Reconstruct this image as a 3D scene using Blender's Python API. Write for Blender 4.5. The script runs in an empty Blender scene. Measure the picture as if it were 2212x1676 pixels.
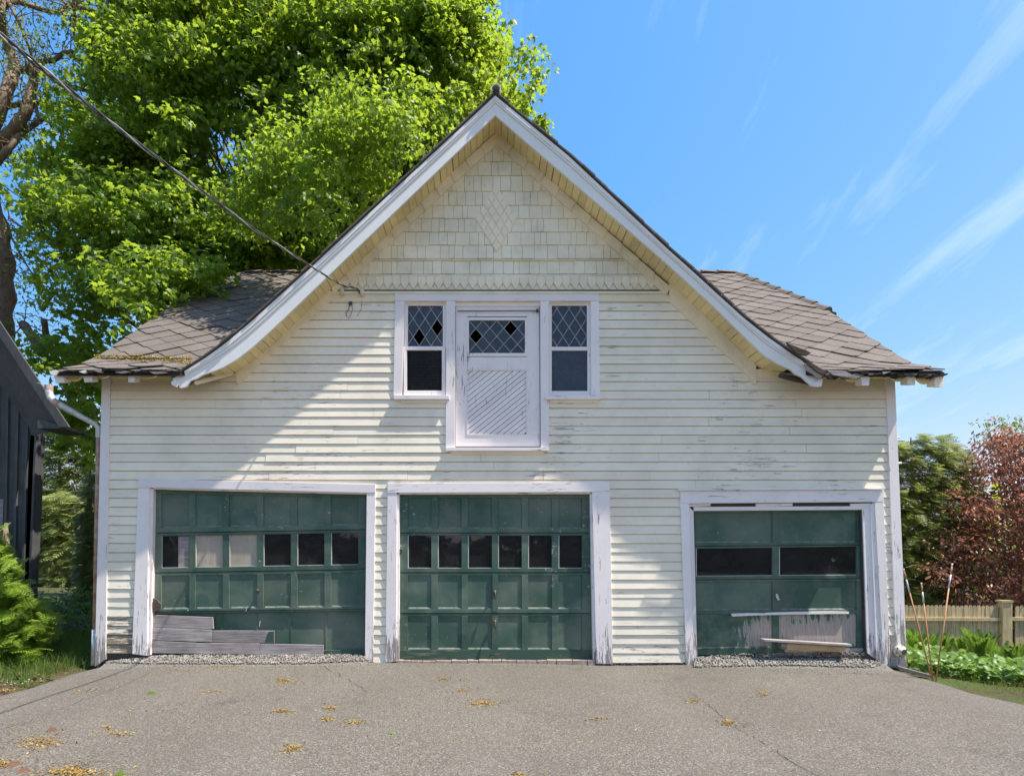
import bpy, math, random
import numpy as np
from mathutils import Vector, Matrix

rng = np.random.default_rng(7)
random.seed(7)
SC = bpy.context.scene
COL = SC.collection

# ------------------------------------------------------------------ camera
FPX = 1180.0                 # focal length in units of a 2212 px wide frame
IW, IH = 2212.0, 1676.0
PITCH = math.radians(2.6)
HOR = 1190.0
PPX, PPY = 1045.0, HOR - FPX * math.tan(PITCH)
CAM = Vector((0.0, -7.0, 1.408))
cam_data = bpy.data.cameras.new("camera")
cam = bpy.data.objects.new("camera", cam_data)
COL.objects.link(cam)
cam.location = CAM
cam.rotation_euler = (math.radians(90) + PITCH, 0, 0)
cam_data.sensor_width = 36.0
cam_data.sensor_fit = 'HORIZONTAL'
cam_data.lens = FPX / IW * 36.0
cam_data.shift_x = (IW / 2 - PPX) / IW
cam_data.shift_y = (PPY - IH / 2) / IW
cam_data.clip_start = 0.05
cam_data.clip_end = 3000
SC.camera = cam
ST, CT = math.sin(PITCH), math.cos(PITCH)


def P(px, py, Y):
    """point of the photograph (2212 px wide) on the vertical plane at depth Y"""
    r, u = (px - PPX) / FPX, (PPY - py) / FPX
    dy, dz = CT - u * ST, ST + u * CT
    t = (Y - CAM.y) / dy
    return Vector((CAM.x + r * t, Y, CAM.z + dz * t))


def proj(p):
    x, y, z = p[0] - CAM.x, p[1] - CAM.y, p[2] - CAM.z
    f, u = y * CT + z * ST, -y * ST + z * CT
    return PPX + FPX * x / f, PPY - FPX * u / f


# ------------------------------------------------------------------ light
OH = 0.36                                           # overhang of the gable
sun_vec = (P(846, 700, -0.02) - P(1070, 250, -OH)).normalized()   # way the light travels
elev = math.asin(-sun_vec.z)
azim = math.atan2(-sun_vec.x, -sun_vec.y)
world = bpy.data.worlds.new("World")
SC.world = world
world.use_nodes = True
wn, wl = world.node_tree.nodes, world.node_tree.links
wn.clear()
w_out = wn.new("ShaderNodeOutputWorld")
w_bg = wn.new("ShaderNodeBackground")
w_bg.inputs[1].default_value = 0.15
sky = wn.new("ShaderNodeTexSky")
sky.sky_type = 'NISHITA'
sky.sun_disc = False
sky.sun_elevation = elev
sky.sun_rotation = azim
sky.air_density = 1.0
sky.dust_density = 0.6
sky.ozone_density = 2.0
w_rgb = wn.new("ShaderNodeSeparateColor")
w_hsv = wn.new("ShaderNodeCombineColor")
wl.new(sky.outputs[0], w_rgb.inputs[0])
for k, (pw, gain) in enumerate(((1.28, 0.232), (0.62, 0.535), (0.14, 1.42))):      # colour response of the photograph's sky
    w_p = wn.new("ShaderNodeMath"); w_p.operation = 'POWER'; w_p.inputs[1].default_value = pw
    w_g = wn.new("ShaderNodeMath"); w_g.operation = 'MULTIPLY'; w_g.inputs[1].default_value = gain
    wl.new(w_rgb.outputs[k], w_p.inputs[0]); wl.new(w_p.outputs[0], w_g.inputs[0]); wl.new(w_g.outputs[0], w_hsv.inputs[k])
# thin cirrus, the same all round the sky
w_tc = wn.new("ShaderNodeTexCoord")
w_sep = wn.new("ShaderNodeSeparateXYZ")
wl.new(w_tc.outputs['Generated'], w_sep.inputs[0])
w_add = wn.new("ShaderNodeMath"); w_add.operation = 'ADD'; w_add.inputs[1].default_value = 0.25
wl.new(w_sep.outputs[2], w_add.inputs[0])
w_dx = wn.new("ShaderNodeMath"); w_dx.operation = 'DIVIDE'
w_dy = wn.new("ShaderNodeMath"); w_dy.operation = 'DIVIDE'
wl.new(w_sep.outputs[0], w_dx.inputs[0]); wl.new(w_add.outputs[0], w_dx.inputs[1])
wl.new(w_sep.outputs[1], w_dy.inputs[0]); wl.new(w_add.outputs[0], w_dy.inputs[1])
w_cmb = wn.new("ShaderNodeCombineXYZ")
wl.new(w_dx.outputs[0], w_cmb.inputs[0]); wl.new(w_dy.outputs[0], w_cmb.inputs[1])
w_map = wn.new("ShaderNodeMapping")
w_map.inputs['Rotation'].default_value = (0, 0, math.radians(-4))
w_map.inputs['Location'].default_value = (7.2, 4.45, 0)
w_map.inputs['Scale'].default_value = (2.4, 0.5, 1)
wl.new(w_cmb.outputs[0], w_map.inputs[0])
w_noi = wn.new("ShaderNodeTexNoise")
w_noi.inputs['Scale'].default_value = 1.7
w_noi.inputs['Detail'].default_value = 12
w_noi.inputs['Roughness'].default_value = 0.60
w_noi.inputs['Distortion'].default_value = 0.35
wl.new(w_map.outputs[0], w_noi.inputs['Vector'])
w_rmp = wn.new("ShaderNodeValToRGB")
w_rmp.color_ramp.elements[0].position = 0.52
w_rmp.color_ramp.elements[0].color = (0, 0, 0, 1)
w_rmp.color_ramp.elements[1].position = 0.85
w_rmp.color_ramp.elements[1].color = (0.42, 0.42, 0.42, 1)
wl.new(w_noi.outputs[0], w_rmp.inputs[0])
w_mix = wn.new("ShaderNodeMixRGB")
w_mix.inputs[2].default_value = (2.8, 2.8, 2.85, 1)
wl.new(w_rmp.outputs[0], w_mix.inputs[0])
wl.new(w_hsv.outputs[0], w_mix.inputs[1])
wl.new(w_mix.outputs[0], w_bg.inputs[0])
wl.new(w_bg.outputs[0], w_out.inputs[0])

sun_data = bpy.data.lights.new("sun", 'SUN')
sun_data.energy = 2.2
sun_data.angle = math.radians(0.55)
sun_data.color = (1.0, 0.95, 0.87)
sun = bpy.data.objects.new("sun", sun_data)
COL.objects.link(sun)
sun.location = (20, -6, 45)
sun.rotation_euler = sun_vec.to_track_quat('-Z', 'Y').to_euler()

SC.view_settings.view_transform = 'Standard'
SC.view_settings.look = 'None'
SC.view_settings.exposure = 2.0
SC.view_settings.gamma = 1.0
SC.view_settings.use_curve_mapping = False
SC.render.engine = 'CYCLES'
SC.cycles.use_denoising = True
SC.cycles.max_bounces = 7
SC.cycles.diffuse_bounces = 4
SC.cycles.transparent_max_bounces = 8
SC.cycles.caustics_reflective = False
SC.cycles.caustics_refractive = False


# ------------------------------------------------------------------ node materials
class NT:
    def __init__(s, name):
        s.m = bpy.data.materials.new(name)
        s.m.use_nodes = True
        s.n, s.l = s.m.node_tree.nodes, s.m.node_tree.links
        s.b = s.n["Principled BSDF"]
        s.out = s.n["Material Output"]

    def new(s, t, **kw):
        x = s.n.new("ShaderNode" + t)
        for k, v in kw.items():
            setattr(x, k, v)
        return x

    def link(s, a, b):
        s.l.new(a, b)

    def coord(s, scale=(1, 1, 1), kind='Object', loc=(0, 0, 0)):
        tc = s.new("TexCoord")
        mp = s.new("Mapping")
        mp.inputs['Scale'].default_value = scale
        mp.inputs['Location'].default_value = loc
        s.link(tc.outputs[kind], mp.inputs[0])
        return mp.outputs[0]

    def noise(s, vec, scale, detail=4, rough=0.55, dist=0):
        x = s.new("TexNoise")
        x.inputs['Scale'].default_value = scale
        x.inputs['Detail'].default_value = detail
        x.inputs['Roughness'].default_value = rough
        x.inputs['Distortion'].default_value = dist
        s.link(vec, x.inputs['Vector'])
        return x.outputs[0]

    def ramp(s, val, p0, p1, c0=(0, 0, 0, 1), c1=(1, 1, 1, 1)):
        x = s.new("ValToRGB")
        e = x.color_ramp.elements
        e[0].position, e[1].position = p0, p1
        e[0].color, e[1].color = c0, c1
        s.link(val, x.inputs[0])
        return x.outputs[0]

    def mix(s, fac, a, b, mode='MIX'):
        x = s.new("MixRGB", blend_type=mode)
        for i, v in enumerate((fac, a, b)):
            if isinstance(v, (int, float)):
                x.inputs[i].default_value = v
            elif isinstance(v, tuple):
                x.inputs[i].default_value = v if len(v) == 4 else (*v, 1)
            else:
                s.link(v, x.inputs[i])
        return x.outputs[0]

    def math(s, op, a, b=0.0, clamp=False):
        x = s.new("Math", operation=op, use_clamp=clamp)
        for i, v in enumerate((a, b)):
            if isinstance(v, (int, float)):
                x.inputs[i].default_value = v
            else:
                s.link(v, x.inputs[i])
        return x.outputs[0]

    def bump(s, h, strength=0.3, dist=0.01):
        x = s.new("Bump")
        x.inputs['Strength'].default_value = strength
        x.inputs['Distance'].default_value = dist
        s.link(h, x.inputs['Height'])
        s.link(x.outputs[0], s.b.inputs['Normal'])

    def z(s):
        g = s.new("NewGeometry")
        sp = s.new("SeparateXYZ")
        s.link(g.outputs['Position'], sp.inputs[0])
        return sp.outputs[2]

    def rnd(s):
        return s.new("ObjectInfo").outputs['Random']

    def done(s, col, rough=0.6, spec=0.3):
        if isinstance(col, tuple):
            s.b.inputs['Base Color'].default_value = (*col, 1)
        else:
            s.link(col, s.b.inputs['Base Color'])
        if isinstance(rough, (int, float)):
            s.b.inputs['Roughness'].default_value = rough
        else:
            s.link(rough, s.b.inputs['Roughness'])
        s.b.inputs['Specular IOR Level'].default_value = spec
        return s.m


def paint(name, col, peel=0.62, under=(0.30, 0.26, 0.22), axis='x', low=0.0, grime=0.25, var=0.06, grime_col=(0.30, 0.28, 0.20), rough=0.55):
    """old house paint: grain, grime, chips that show wood; low = more chips near the foot"""
    t = NT(name)
    st = {'x': (1.2, 6, 14), 'z': (14, 6, 1.2), 'n': (5, 5, 5)}[axis]
    v0, v1 = t.coord((1, 1, 1)), t.coord(st)
    big = t.noise(v0, 1.3, 4)
    gr = t.noise(v0, 5.0, 6, 0.7)
    chip = t.noise(v1, 3.2, 8, 0.72, 0.25)
    fine = t.noise(v1, 14, 5, 0.6)
    c = t.mix(t.math('MULTIPLY', t.ramp(big, 0.42, 0.72), grime), col, grime_col)
    c = t.mix(t.math('MULTIPLY', t.ramp(gr, 0.5, 0.8), grime * 0.8), c, grime_col)
    rv = t.math('ADD', t.math('MULTIPLY', t.rnd(), 2 * var), 1 - var)
    hs = t.new("HueSaturation")
    t.link(rv, hs.inputs['Value']); t.link(c, hs.inputs['Color'])
    c = hs.outputs[0]
    m = chip
    if low:
        zz = t.math('SUBTRACT', 1.0, t.math('DIVIDE', t.z(), 0.75), True)
        m = t.math('ADD', m, t.math('MULTIPLY', zz, low))
    clu = t.noise(t.coord((1, 1, 1), loc=(4.1, 2.2, 0.7)), 1.1, 4, 0.6)
    m = t.math('ADD', m, t.math('MULTIPLY', t.math('SUBTRACT', clu, 0.56), 0.42))
    msk = t.ramp(m, peel, peel + 0.03)
    wood = t.mix(fine, tuple(x * 0.6 for x in under), tuple(min(1, x * 1.45) for x in under))
    c = t.mix(msk, c, wood)
    h = t.math('SUBTRACT', t.math('MULTIPLY', fine, 0.25), msk)
    t.bump(h, 0.35, 0.004)
    return t.done(c, rough, 0.3)


def wood(name, dark, light, axis='x', rough=0.8, var=0.1):
    t = NT(name)
    st = {'x': (1.5, 18, 24), 'z': (24, 18, 1.5), 'y': (24, 1.5, 18)}[axis]
    v = t.coord(st)
    f = t.noise(v, 2.2, 8, 0.65, 0.5)
    b = t.noise(t.coord(), 3, 3)
    c = t.mix(t.ramp(f, 0.3, 0.72), dark, light)
    c = t.mix(t.math('MULTIPLY', t.ramp(b, 0.45, 0.7), 0.4), c, tuple(x * 0.6 for x in dark))
    rv = t.math('ADD', t.math('MULTIPLY', t.rnd(), 2 * var), 1 - var)
    hs = t.new("HueSaturation"); t.link(rv, hs.inputs['Value']); t.link(c, hs.inputs['Color'])
    t.bump(f, 0.4, 0.004)
    return t.done(hs.outputs[0], rough, 0.2)


def plain(name, a, b, scale=8, rough=0.7, spec=0.3, metal=0.0, bump=0.2):
    t = NT(name)
    f = t.noise(t.coord(), scale, 6, 0.65)
    t.bump(f, bump, 0.004)
    t.b.inputs['Metallic'].default_value = metal
    return t.done(t.mix(t.ramp(f, 0.3, 0.7), a, b), rough, spec)


def leafmat(name, a, b, trans=0.45, tcol=None, rough=0.45):
    """leaf: reflects and lets light through; colour differs from leaf to leaf"""
    t = NT(name)
    g = t.new("NewGeometry")
    c = t.mix(g.outputs['Random Per Island'], a, b)
    big = t.noise(t.coord(), 0.7, 2)
    c = t.mix(t.math('MULTIPLY', t.ramp(big, 0.35, 0.7), 0.45), c, tuple(0.72 * x for x in a))
    t.done(c, rough, 0.35)
    tr = t.new("BsdfTranslucent")
    if tcol:
        c2 = t.mix(g.outputs['Random Per Island'], tuple(x * 0.8 for x in tcol), tcol)
        t.link(c2, tr.inputs[0])
    else:
        t.link(c, tr.inputs[0])
    mx = t.new("MixShader")
    mx.inputs[0].default_value = trans
    t.link(t.b.outputs[0], mx.inputs[1]); t.link(tr.outputs[0], mx.inputs[2])
    t.link(mx.outputs[0], t.out.inputs[0])
    return t.m


M = {}
CREAM = (0.91, 0.812, 0.65)
M['siding'] = paint('cream_paint', CREAM, 0.612, (0.40, 0.35, 0.30), axis='x', low=0.045, grime=0.22, var=0.04)
M['siding_rot'] = paint('flaking_cream_paint', CREAM, 0.50, (0.26, 0.20, 0.14), axis='x', low=0.14, grime=0.3)
M['gable'] = paint('cream_shingle_paint', (0.91, 0.80, 0.595), 0.66, axis='z', grime=0.38, var=0.03, grime_col=(0.27, 0.25, 0.15))
M['soffit'] = paint('yellowed_paint', (0.84, 0.70, 0.38), 0.66, (0.22, 0.16, 0.09), axis='n', grime=0.35, var=0.10, grime_col=(0.25, 0.20, 0.09))
M['trim'] = paint('white_paint', (0.87, 0.79, 0.76), 0.615, (0.30, 0.26, 0.24), axis='z', low=0.20, grime=0.15, grime_col=(0.40, 0.38, 0.36))
M['trim_h'] = paint('white_paint_flat_board', (0.87, 0.79, 0.76), 0.61, (0.30, 0.26, 0.24), axis='x', low=0.1, grime=0.15, grime_col=(0.40, 0.38, 0.36))
M['rake'] = paint('white_rake_paint', (0.86, 0.83, 0.79), 0.72, (0.32, 0.28, 0.24), axis='n', grime=0.12, grime_col=(0.45, 0.42, 0.36))
M['green'] = paint('green_door_paint', (0.052, 0.102, 0.074), 0.64, (0.32, 0.33, 0.28), axis='n', grime=1.0, var=0.14, grime_col=(0.155, 0.185, 0.14), rough=0.6)
M['green_old'] = paint('worn_green_paint', (0.048, 0.100, 0.070), 0.56, (0.20, 0.17, 0.13), axis='x', grime=0.5, var=0.05, grime_col=(0.06, 0.08, 0.06), rough=0.5)
M['bead'] = plain('dusty_lit_green_bead', (0.07, 0.11, 0.08), (0.24, 0.25, 0.20), 14, 0.7)  # pale tone paints the lit panel edges along with their dust
M['putty'] = plain('window_putty', (0.45, 0.46, 0.42), (0.62, 0.62, 0.58), 20, 0.8)
M['greywood'] = wood('weathered_wood', (0.19, 0.16, 0.15), (0.50, 0.44, 0.41), var=0.2)
M['rawwood'] = wood('fresh_wood', (0.42, 0.26, 0.12), (0.62, 0.43, 0.22))
M['darkwood'] = wood('dark_rotten_wood', (0.04, 0.03, 0.025), (0.12, 0.09, 0.07))
M['ply'] = wood('beige_board', (0.38, 0.32, 0.25), (0.50, 0.43, 0.34), axis='z')
M['tar'] = plain('black_felt', (0.012, 0.011, 0.010), (0.035, 0.03, 0.028), 15, 0.85)
M['inside'] = plain('dark_interior', (0.05, 0.045, 0.04), (0.09, 0.08, 0.07), 4, 0.9)
M['lead'] = plain('lead_came', (0.20, 0.21, 0.20), (0.42, 0.42, 0.40), 30, 0.5)
M['iron'] = plain('rusty_iron', (0.06, 0.05, 0.045), (0.16, 0.11, 0.08), 25, 0.6, 0.5, 0.3)
M['steel'] = plain('galvanized_steel', (0.40, 0.40, 0.40), (0.70, 0.69, 0.68), 22, 0.42, 0.5, 0.25)
M['rust'] = plain('rusted_paint', (0.30, 0.10, 0.05), (0.55, 0.42, 0.36), 12, 0.75)
M['porcelain'] = plain('porcelain', (0.55, 0.45, 0.32), (0.80, 0.75, 0.65), 25, 0.25, 0.5)
M['cable'] = plain('cable_jacket', (0.035, 0.035, 0.037), (0.10, 0.10, 0.10), 12, 0.5)
M['cable_bare'] = plain('bare_wire', (0.30, 0.31, 0.32), (0.5, 0.5, 0.5), 12, 0.45, 0.5, 0.5)
M['bank'] = plain('fine_grit', (0.08, 0.072, 0.062), (0.24, 0.22, 0.195), 60, 0.95, bump=0.8)
M['moss'] = leafmat('yellow_moss', (0.36, 0.25, 0.03), (0.55, 0.42, 0.08), 0.1)
M['brick'] = plain('old_brick', (0.26, 0.18, 0.14), (0.44, 0.36, 0.30), 25, 0.9)
M['barn'] = wood('charcoal_stain', (0.062, 0.062, 0.062), (0.115, 0.114, 0.113), axis='z', rough=0.7)
M['bark'] = wood('brown_bark', (0.11, 0.075, 0.05), (0.34, 0.25, 0.18), axis='z', rough=0.9)
M['bark_grey'] = wood('grey_bark', (0.10, 0.08, 0.065), (0.28, 0.24, 0.20), axis='z', rough=0.9)
M['fence'] = wood('weathered_fence', (0.34, 0.25, 0.13), (0.66, 0.53, 0.33), axis='z', var=0.12)
M['stone'] = plain('crushed_stone', (0.17, 0.152, 0.128), (0.42, 0.38, 0.33), 9, 0.9)
M['maple'] = leafmat('maple_leaf', (0.072, 0.150, 0.018), (0.180, 0.270, 0.034), 0.54, (0.44, 0.58, 0.045))
M['sparse'] = leafmat('young_leaf', (0.10, 0.15, 0.025), (0.18, 0.23, 0.05), 0.5, (0.30, 0.36, 0.06))
M['hemlock'] = leafmat('hemlock_needles', (0.20, 0.235, 0.065), (0.36, 0.39, 0.115), 0.38, (0.42, 0.46, 0.12))
M['hemlock_dark'] = leafmat('dark_needles', (0.035, 0.055, 0.018), (0.07, 0.095, 0.03), 0.2)  # darker copy of the needles: inner-crown shade put into the colour
M['pine'] = leafmat('pine_needles', (0.26, 0.31, 0.09), (0.44, 0.48, 0.17), 0.4, (0.46, 0.52, 0.17))
M['cedar'] = leafmat('arborvitae_leaf', (0.17, 0.28, 0.035), (0.33, 0.45, 0.07), 0.45, (0.46, 0.60, 0.09))
M['plum'] = leafmat('purple_leaf', (0.15, 0.070, 0.055), (0.34, 0.17, 0.125), 0.42, (0.54, 0.23, 0.13), 0.35)
M['fern'] = leafmat('fern_frond', (0.075, 0.155, 0.022), (0.14, 0.23, 0.04), 0.45, (0.24, 0.38, 0.05))
M['cover'] = leafmat('ground_cover_leaf', (0.10, 0.20, 0.03), (0.20, 0.31, 0.055), 0.4, (0.30, 0.46, 0.07), 0.4)
M['grass'] = leafmat('grass_blade', (0.08, 0.15, 0.025), (0.18, 0.25, 0.055), 0.4, (0.25, 0.36, 0.06))
M['litter'] = leafmat('dead_leaf', (0.10, 0.050, 0.028), (0.20, 0.11, 0.065), 0.1)
M['catkin'] = leafmat('fallen_catkin', (0.24, 0.145, 0.035), (0.42, 0.28, 0.085), 0.1)
M['flower'] = plain('yellow_petal', (0.7, 0.5, 0.03), (0.8, 0.6, 0.05), 20, 0.6)
M['stake'] = plain('orange_stake', (0.46, 0.19, 0.08), (0.60, 0.30, 0.15), 12, 0.5)
M['tape'] = plain('silver_tape', (0.55, 0.55, 0.56), (0.75, 0.75, 0.75), 12, 0.3)

# roof shingles
t = NT('asphalt_shingle')
sp = t.noise(t.coord(), 260, 2, 0.6)
bg = t.noise(t.coord(), 2.2, 5, 0.6)
mid = t.noise(t.coord(), 14, 5, 0.7)
c = t.mix(t.ramp(sp, 0.3, 0.72), (0.085, 0.070, 0.060), (0.235, 0.198, 0.172))
c = t.mix(t.math('MULTIPLY', t.ramp(bg, 0.45, 0.7), 0.5), c, (0.10, 0.075, 0.055))
c = t.mix(t.math('MULTIPLY', t.ramp(mid, 0.55, 0.8), 0.35), c, (0.25, 0.22, 0.20))
rv = t.math('ADD', t.math('MULTIPLY', t.rnd(), 0.22), 0.89)
hs = t.new("HueSaturation"); t.link(rv, hs.inputs['Value']); t.link(c, hs.inputs['Color'])
t.bump(sp, 0.5, 0.003)
M['shingle'] = t.done(hs.outputs[0], 0.9, 0.2)

# worn door panel: peeled to bare wood in ragged vertical patches
t = NT('peeling_green_panel')
v = t.coord((9, 6, 1.3))
f = t.noise(v, 2.6, 8, 0.7, 0.3)
blot = t.noise(t.coord(), 3.2, 4, 0.6)
grain = t.noise(t.coord((60, 20, 2)), 3, 6, 0.7)
g1 = t.mix(t.ramp(t.noise(t.coord(), 6, 5, 0.7), 0.4, 0.7), (0.048, 0.100, 0.070), (0.14, 0.18, 0.13))
wd = t.mix(t.ramp(grain, 0.3, 0.7), (0.22, 0.17, 0.145), (0.52, 0.45, 0.39))
sx = t.new("SeparateXYZ"); tc = t.new("TexCoord"); t.link(tc.outputs['Object'], sx.inputs[0])
xr = t.math('MULTIPLY', t.math('SUBTRACT', sx.outputs[0], 3.45), 0.85, False)     # wear is worse on the hinge side
xr = t.math('MINIMUM', t.math('MAXIMUM', xr, -0.30), 0.06)
zr = t.math('MULTIPLY', t.math('SUBTRACT', 0.52, sx.outputs[2]), 0.75)
zr = t.math('MINIMUM', t.math('MAXIMUM', zr, -0.4), 0.10)
mm = t.math('ADD', t.math('ADD', t.math('SUBTRACT', t.math('MULTIPLY', f, 0.95), 0.17), t.math('MULTIPLY', blot, 0.35)), t.math('ADD', xr, zr))
msk = t.ramp(mm, 0.50, 0.53)
halo = t.ramp(mm, 0.46, 0.51)
c = t.mix(halo, g1, (0.38, 0.40, 0.33))
c = t.mix(msk, c, wd)
t.bump(t.math('SUBTRACT', t.math('MULTIPLY', grain, 0.2), msk), 0.5, 0.004)
M['green_peel'] = t.done(c, 0.6, 0.3)

# driveway
t = NT('old_asphalt')
v = t.coord()
s1 = t.noise(v, 95, 3, 0.65)
s2 = t.noise(v, 240, 2, 0.6)
vo = t.new("TexVoronoi"); vo.inputs['Scale'].default_value = 120; t.link(v, vo.inputs['Vector'])
b1 = t.noise(v, 0.55, 5, 0.6)
b2 = t.noise(v, 3.0, 5, 0.65)
c = t.mix(t.ramp(s1, 0.34, 0.70), (0.050, 0.042, 0.032), (0.205, 0.178, 0.145))
c = t.mix(t.math('MULTIPLY', t.ramp(s2, 0.52, 0.72), 0.55), c, (0.34, 0.32, 0.29))
vsp = t.new("SeparateColor"); t.link(vo.outputs['Color'], vsp.inputs[0])
c = t.mix(t.math('MULTIPLY', t.ramp(vsp.outputs[0], 0.80, 0.86), 0.4), c, (0.42, 0.39, 0.35))
c = t.mix(t.math('MULTIPLY', t.ramp(b1, 0.42, 0.68), 0.35), c, (0.10, 0.088, 0.073))
c = t.mix(t.math('MULTIPLY', t.ramp(b2, 0.52, 0.75), 0.25), c, (0.14, 0.11, 0.075))
st = t.noise(t.coord((1, 1, 1), loc=(3.3, 1.7, 0)), 1.6, 6, 0.62)
c = t.mix(t.math('MULTIPLY', t.ramp(st, 0.60, 0.70), 0.45), c, (0.075, 0.066, 0.056))
sx_ = t.new("SeparateXYZ"); t.link(t.coord(), sx_.inputs[0])
trk = t.math('SINE', t.math('ADD', t.math('MULTIPLY', sx_.outputs[0], 3.9), t.math('MULTIPLY', b1, 3.0)))
c = t.mix(t.math('MULTIPLY', t.ramp(trk, 0.2, 1.0), 0.05), c, (0.30, 0.275, 0.24))
fl2 = t.noise(v, 30, 4, 0.7)
c = t.mix(t.math('MULTIPLY', t.ramp(fl2, 0.56, 0.72), 0.35), c, (0.085, 0.074, 0.062))
t.bump(t.math('ADD', s1, t.math('ADD', t.math('MULTIPLY', s2, 0.5), t.math('MULTIPLY', fl2, 0.8))), 0.8, 0.008)
M['asphalt'] = t.done(c, 0.9, 0.2)

# ground
t = NT('soil_and_turf')
b = t.noise(t.coord(), 0.8, 6, 0.65)
f = t.noise(t.coord(), 22, 5, 0.7)
c = t.mix(t.ramp(f, 0.3, 0.7), (0.045, 0.032, 0.02), (0.11, 0.075, 0.05))
c2 = t.mix(t.ramp(f, 0.3, 0.7), (0.04, 0.065, 0.016), (0.09, 0.12, 0.035))
c = t.mix(t.ramp(b, 0.42, 0.6), c, c2)
t.bump(f, 0.6, 0.02)
M['soil'] = t.done(c, 0.95, 0.1)


def glass(name, tint, film, film_col, rough=0.03, ior=1.5):
    """window glass: a reflecting sheet, part clear, part dusty"""
    t = NT(name)
    tr = t.new("BsdfTransparent"); tr.inputs[0].default_value = (*tint, 1)
    df = t.new("BsdfDiffuse")
    n = t.noise(t.coord(), 5, 5, 0.6)
    t.link(t.mix(n, tuple(x * 0.7 for x in film_col), film_col), df.inputs[0])
    m1 = t.new("MixShader")
    t.link(t.math('MULTIPLY', t.ramp(n, 0.25, 0.75, (0.6, 0.6, 0.6, 1)), film), m1.inputs[0])
    t.link(tr.outputs[0], m1.inputs[1]); t.link(df.outputs[0], m1.inputs[2])
    gl = t.new("BsdfGlossy"); gl.inputs['Roughness'].default_value = rough
    bp = t.new("Bump"); bp.inputs['Strength'].default_value = 0.05; bp.inputs['Distance'].default_value = 0.01
    t.link(t.noise(t.coord(), 6, 2), bp.inputs['Height'])
    t.link(bp.outputs[0], gl.inputs['Normal'])
    fr = t.new("Fresnel"); fr.inputs[0].default_value = ior
    m2 = t.new("MixShader")
    t.link(fr.outputs[0], m2.inputs[0])
    t.link(m1.outputs[0], m2.inputs[1]); t.link(gl.outputs[0], m2.inputs[2])
    t.link(m2.outputs[0], t.out.inputs[0])
    return t.m


M['glass'] = glass('door_glass', (0.75, 0.75, 0.75), 0.30, (0.10, 0.09, 0.085))
M['glass_clear'] = glass('clear_old_glass', (0.7, 0.66, 0.62), 0.10, (0.08, 0.07, 0.06), 0.03, 1.22)
M['glass_loft'] = glass('dusty_sky_loft_glass', (0.5, 0.52, 0.6), 0.9, (0.075, 0.078, 0.10), 0.08, 1.45)  # besides dust, the grey-blue film paints in reflected sky


# ------------------------------------------------------------------ mesh helpers
class MB:
    def __init__(s):
        s.v, s.f = [], []

    def prism(s, front, back):
        """two equal polygons joined into a closed solid"""
        n, o = len(front), len(s.v)
        s.v += [tuple(p) for p in front] + [tuple(p) for p in back]
        s.f.append(tuple(range(o, o + n)))
        s.f.append(tuple(range(o + 2 * n - 1, o + n - 1, -1)))
        for i in range(n):
            j = (i + 1) % n
            s.f.append((o + j, o + i, o + n + i, o + n + j))
        return s

    def px(s, pts, Y, th):
        """polygon given in the photograph's pixels at depth Y, th metres thick"""
        a = [P(x, y, Y) for x, y in pts]
        return s.prism(a, [(p.x, p.y + th, p.z) for p in a])

    def rect(s, x0, y0, x1, y1, Y, th):
        return s.px([(x0, y0), (x1, y0), (x1, y1), (x0, y1)], Y, th)

    def xz(s, pts, Y, th):
        return s.prism([(x, Y, z) for x, z in pts], [(x, Y + th, z) for x, z in pts])

    def box(s, c, size, rot=None):
        h = [x / 2 for x in size]
        R = rot or Matrix.Identity(3)
        c = Vector(c)
        q = [R @ Vector((sx * h[0], sy * h[1], sz * h[2])) + c for sx, sy, sz in
             ((-1, -1, -1), (1, -1, -1), (1, -1, 1), (-1, -1, 1), (-1, 1, -1), (1, 1, -1), (1, 1, 1), (-1, 1, 1))]
        return s.prism(q[:4], q[4:])

    def tube(s, pts, radii, seg=8, cap=True):
        pts = [Vector(p) for p in pts]
        if isinstance(radii, (int, float)):
            radii = [radii] * len(pts)
        o = len(s.v)
        up = Vector((0.3, 0.9, 0.2)).normalized()
        for i, p in enumerate(pts):
            d = (pts[min(i + 1, len(pts) - 1)] - pts[max(i - 1, 0)]).normalized()
            a = d.cross(up)
            if a.length < 1e-3:
                a = d.cross(Vector((1, 0, 0)))
            a.normalize(); b = d.cross(a)
            for k in range(seg):
                w = 2 * math.pi * k / seg
                s.v.append(tuple(p + (a * math.cos(w) + b * math.sin(w)) * radii[i]))
        for i in range(len(pts) - 1):
            for k in range(seg):
                j = (k + 1) % seg
                s.f.append((o + i * seg + k, o + i * seg + j, o + (i + 1) * seg + j, o + (i + 1) * seg + k))
        if cap:
            s.f.append(tuple(range(o + seg - 1, o - 1, -1)))
            e = o + (len(pts) - 1) * seg
            s.f.append(tuple(range(e, e + seg)))
        return s

    def mesh(s, name):
        me = bpy.data.meshes.new(name)
        me.from_pydata(s.v, [], s.f)
        me.update()
        return me

    def build(s, name, mat, parent=None, smooth=False, bevel=0.0):
        me = s.mesh(name)
        return link(name, me, mat, parent, smooth, bevel)


def link(name, me, mat, parent=None, smooth=False, bevel=0.0):
    if mat is not None and not me.materials:
        me.materials.append(M[mat] if isinstance(mat, str) else mat)
    if smooth:
        me.polygons.foreach_set('use_smooth', [True] * len(me.polygons))
    o = bpy.data.objects.new(name, me)
    COL.objects.link(o)
    if parent is not None:
        o.parent = parent
        o.matrix_parent_inverse = Matrix.Translation(parent['_base']).inverted() if '_base' in parent else Matrix.Identity(4)
    if bevel:
        b = o.modifiers.new('bevel', 'BEVEL')
        b.width = bevel
        b.segments = 2
        b.limit_method = 'ANGLE'
    return o


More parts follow.
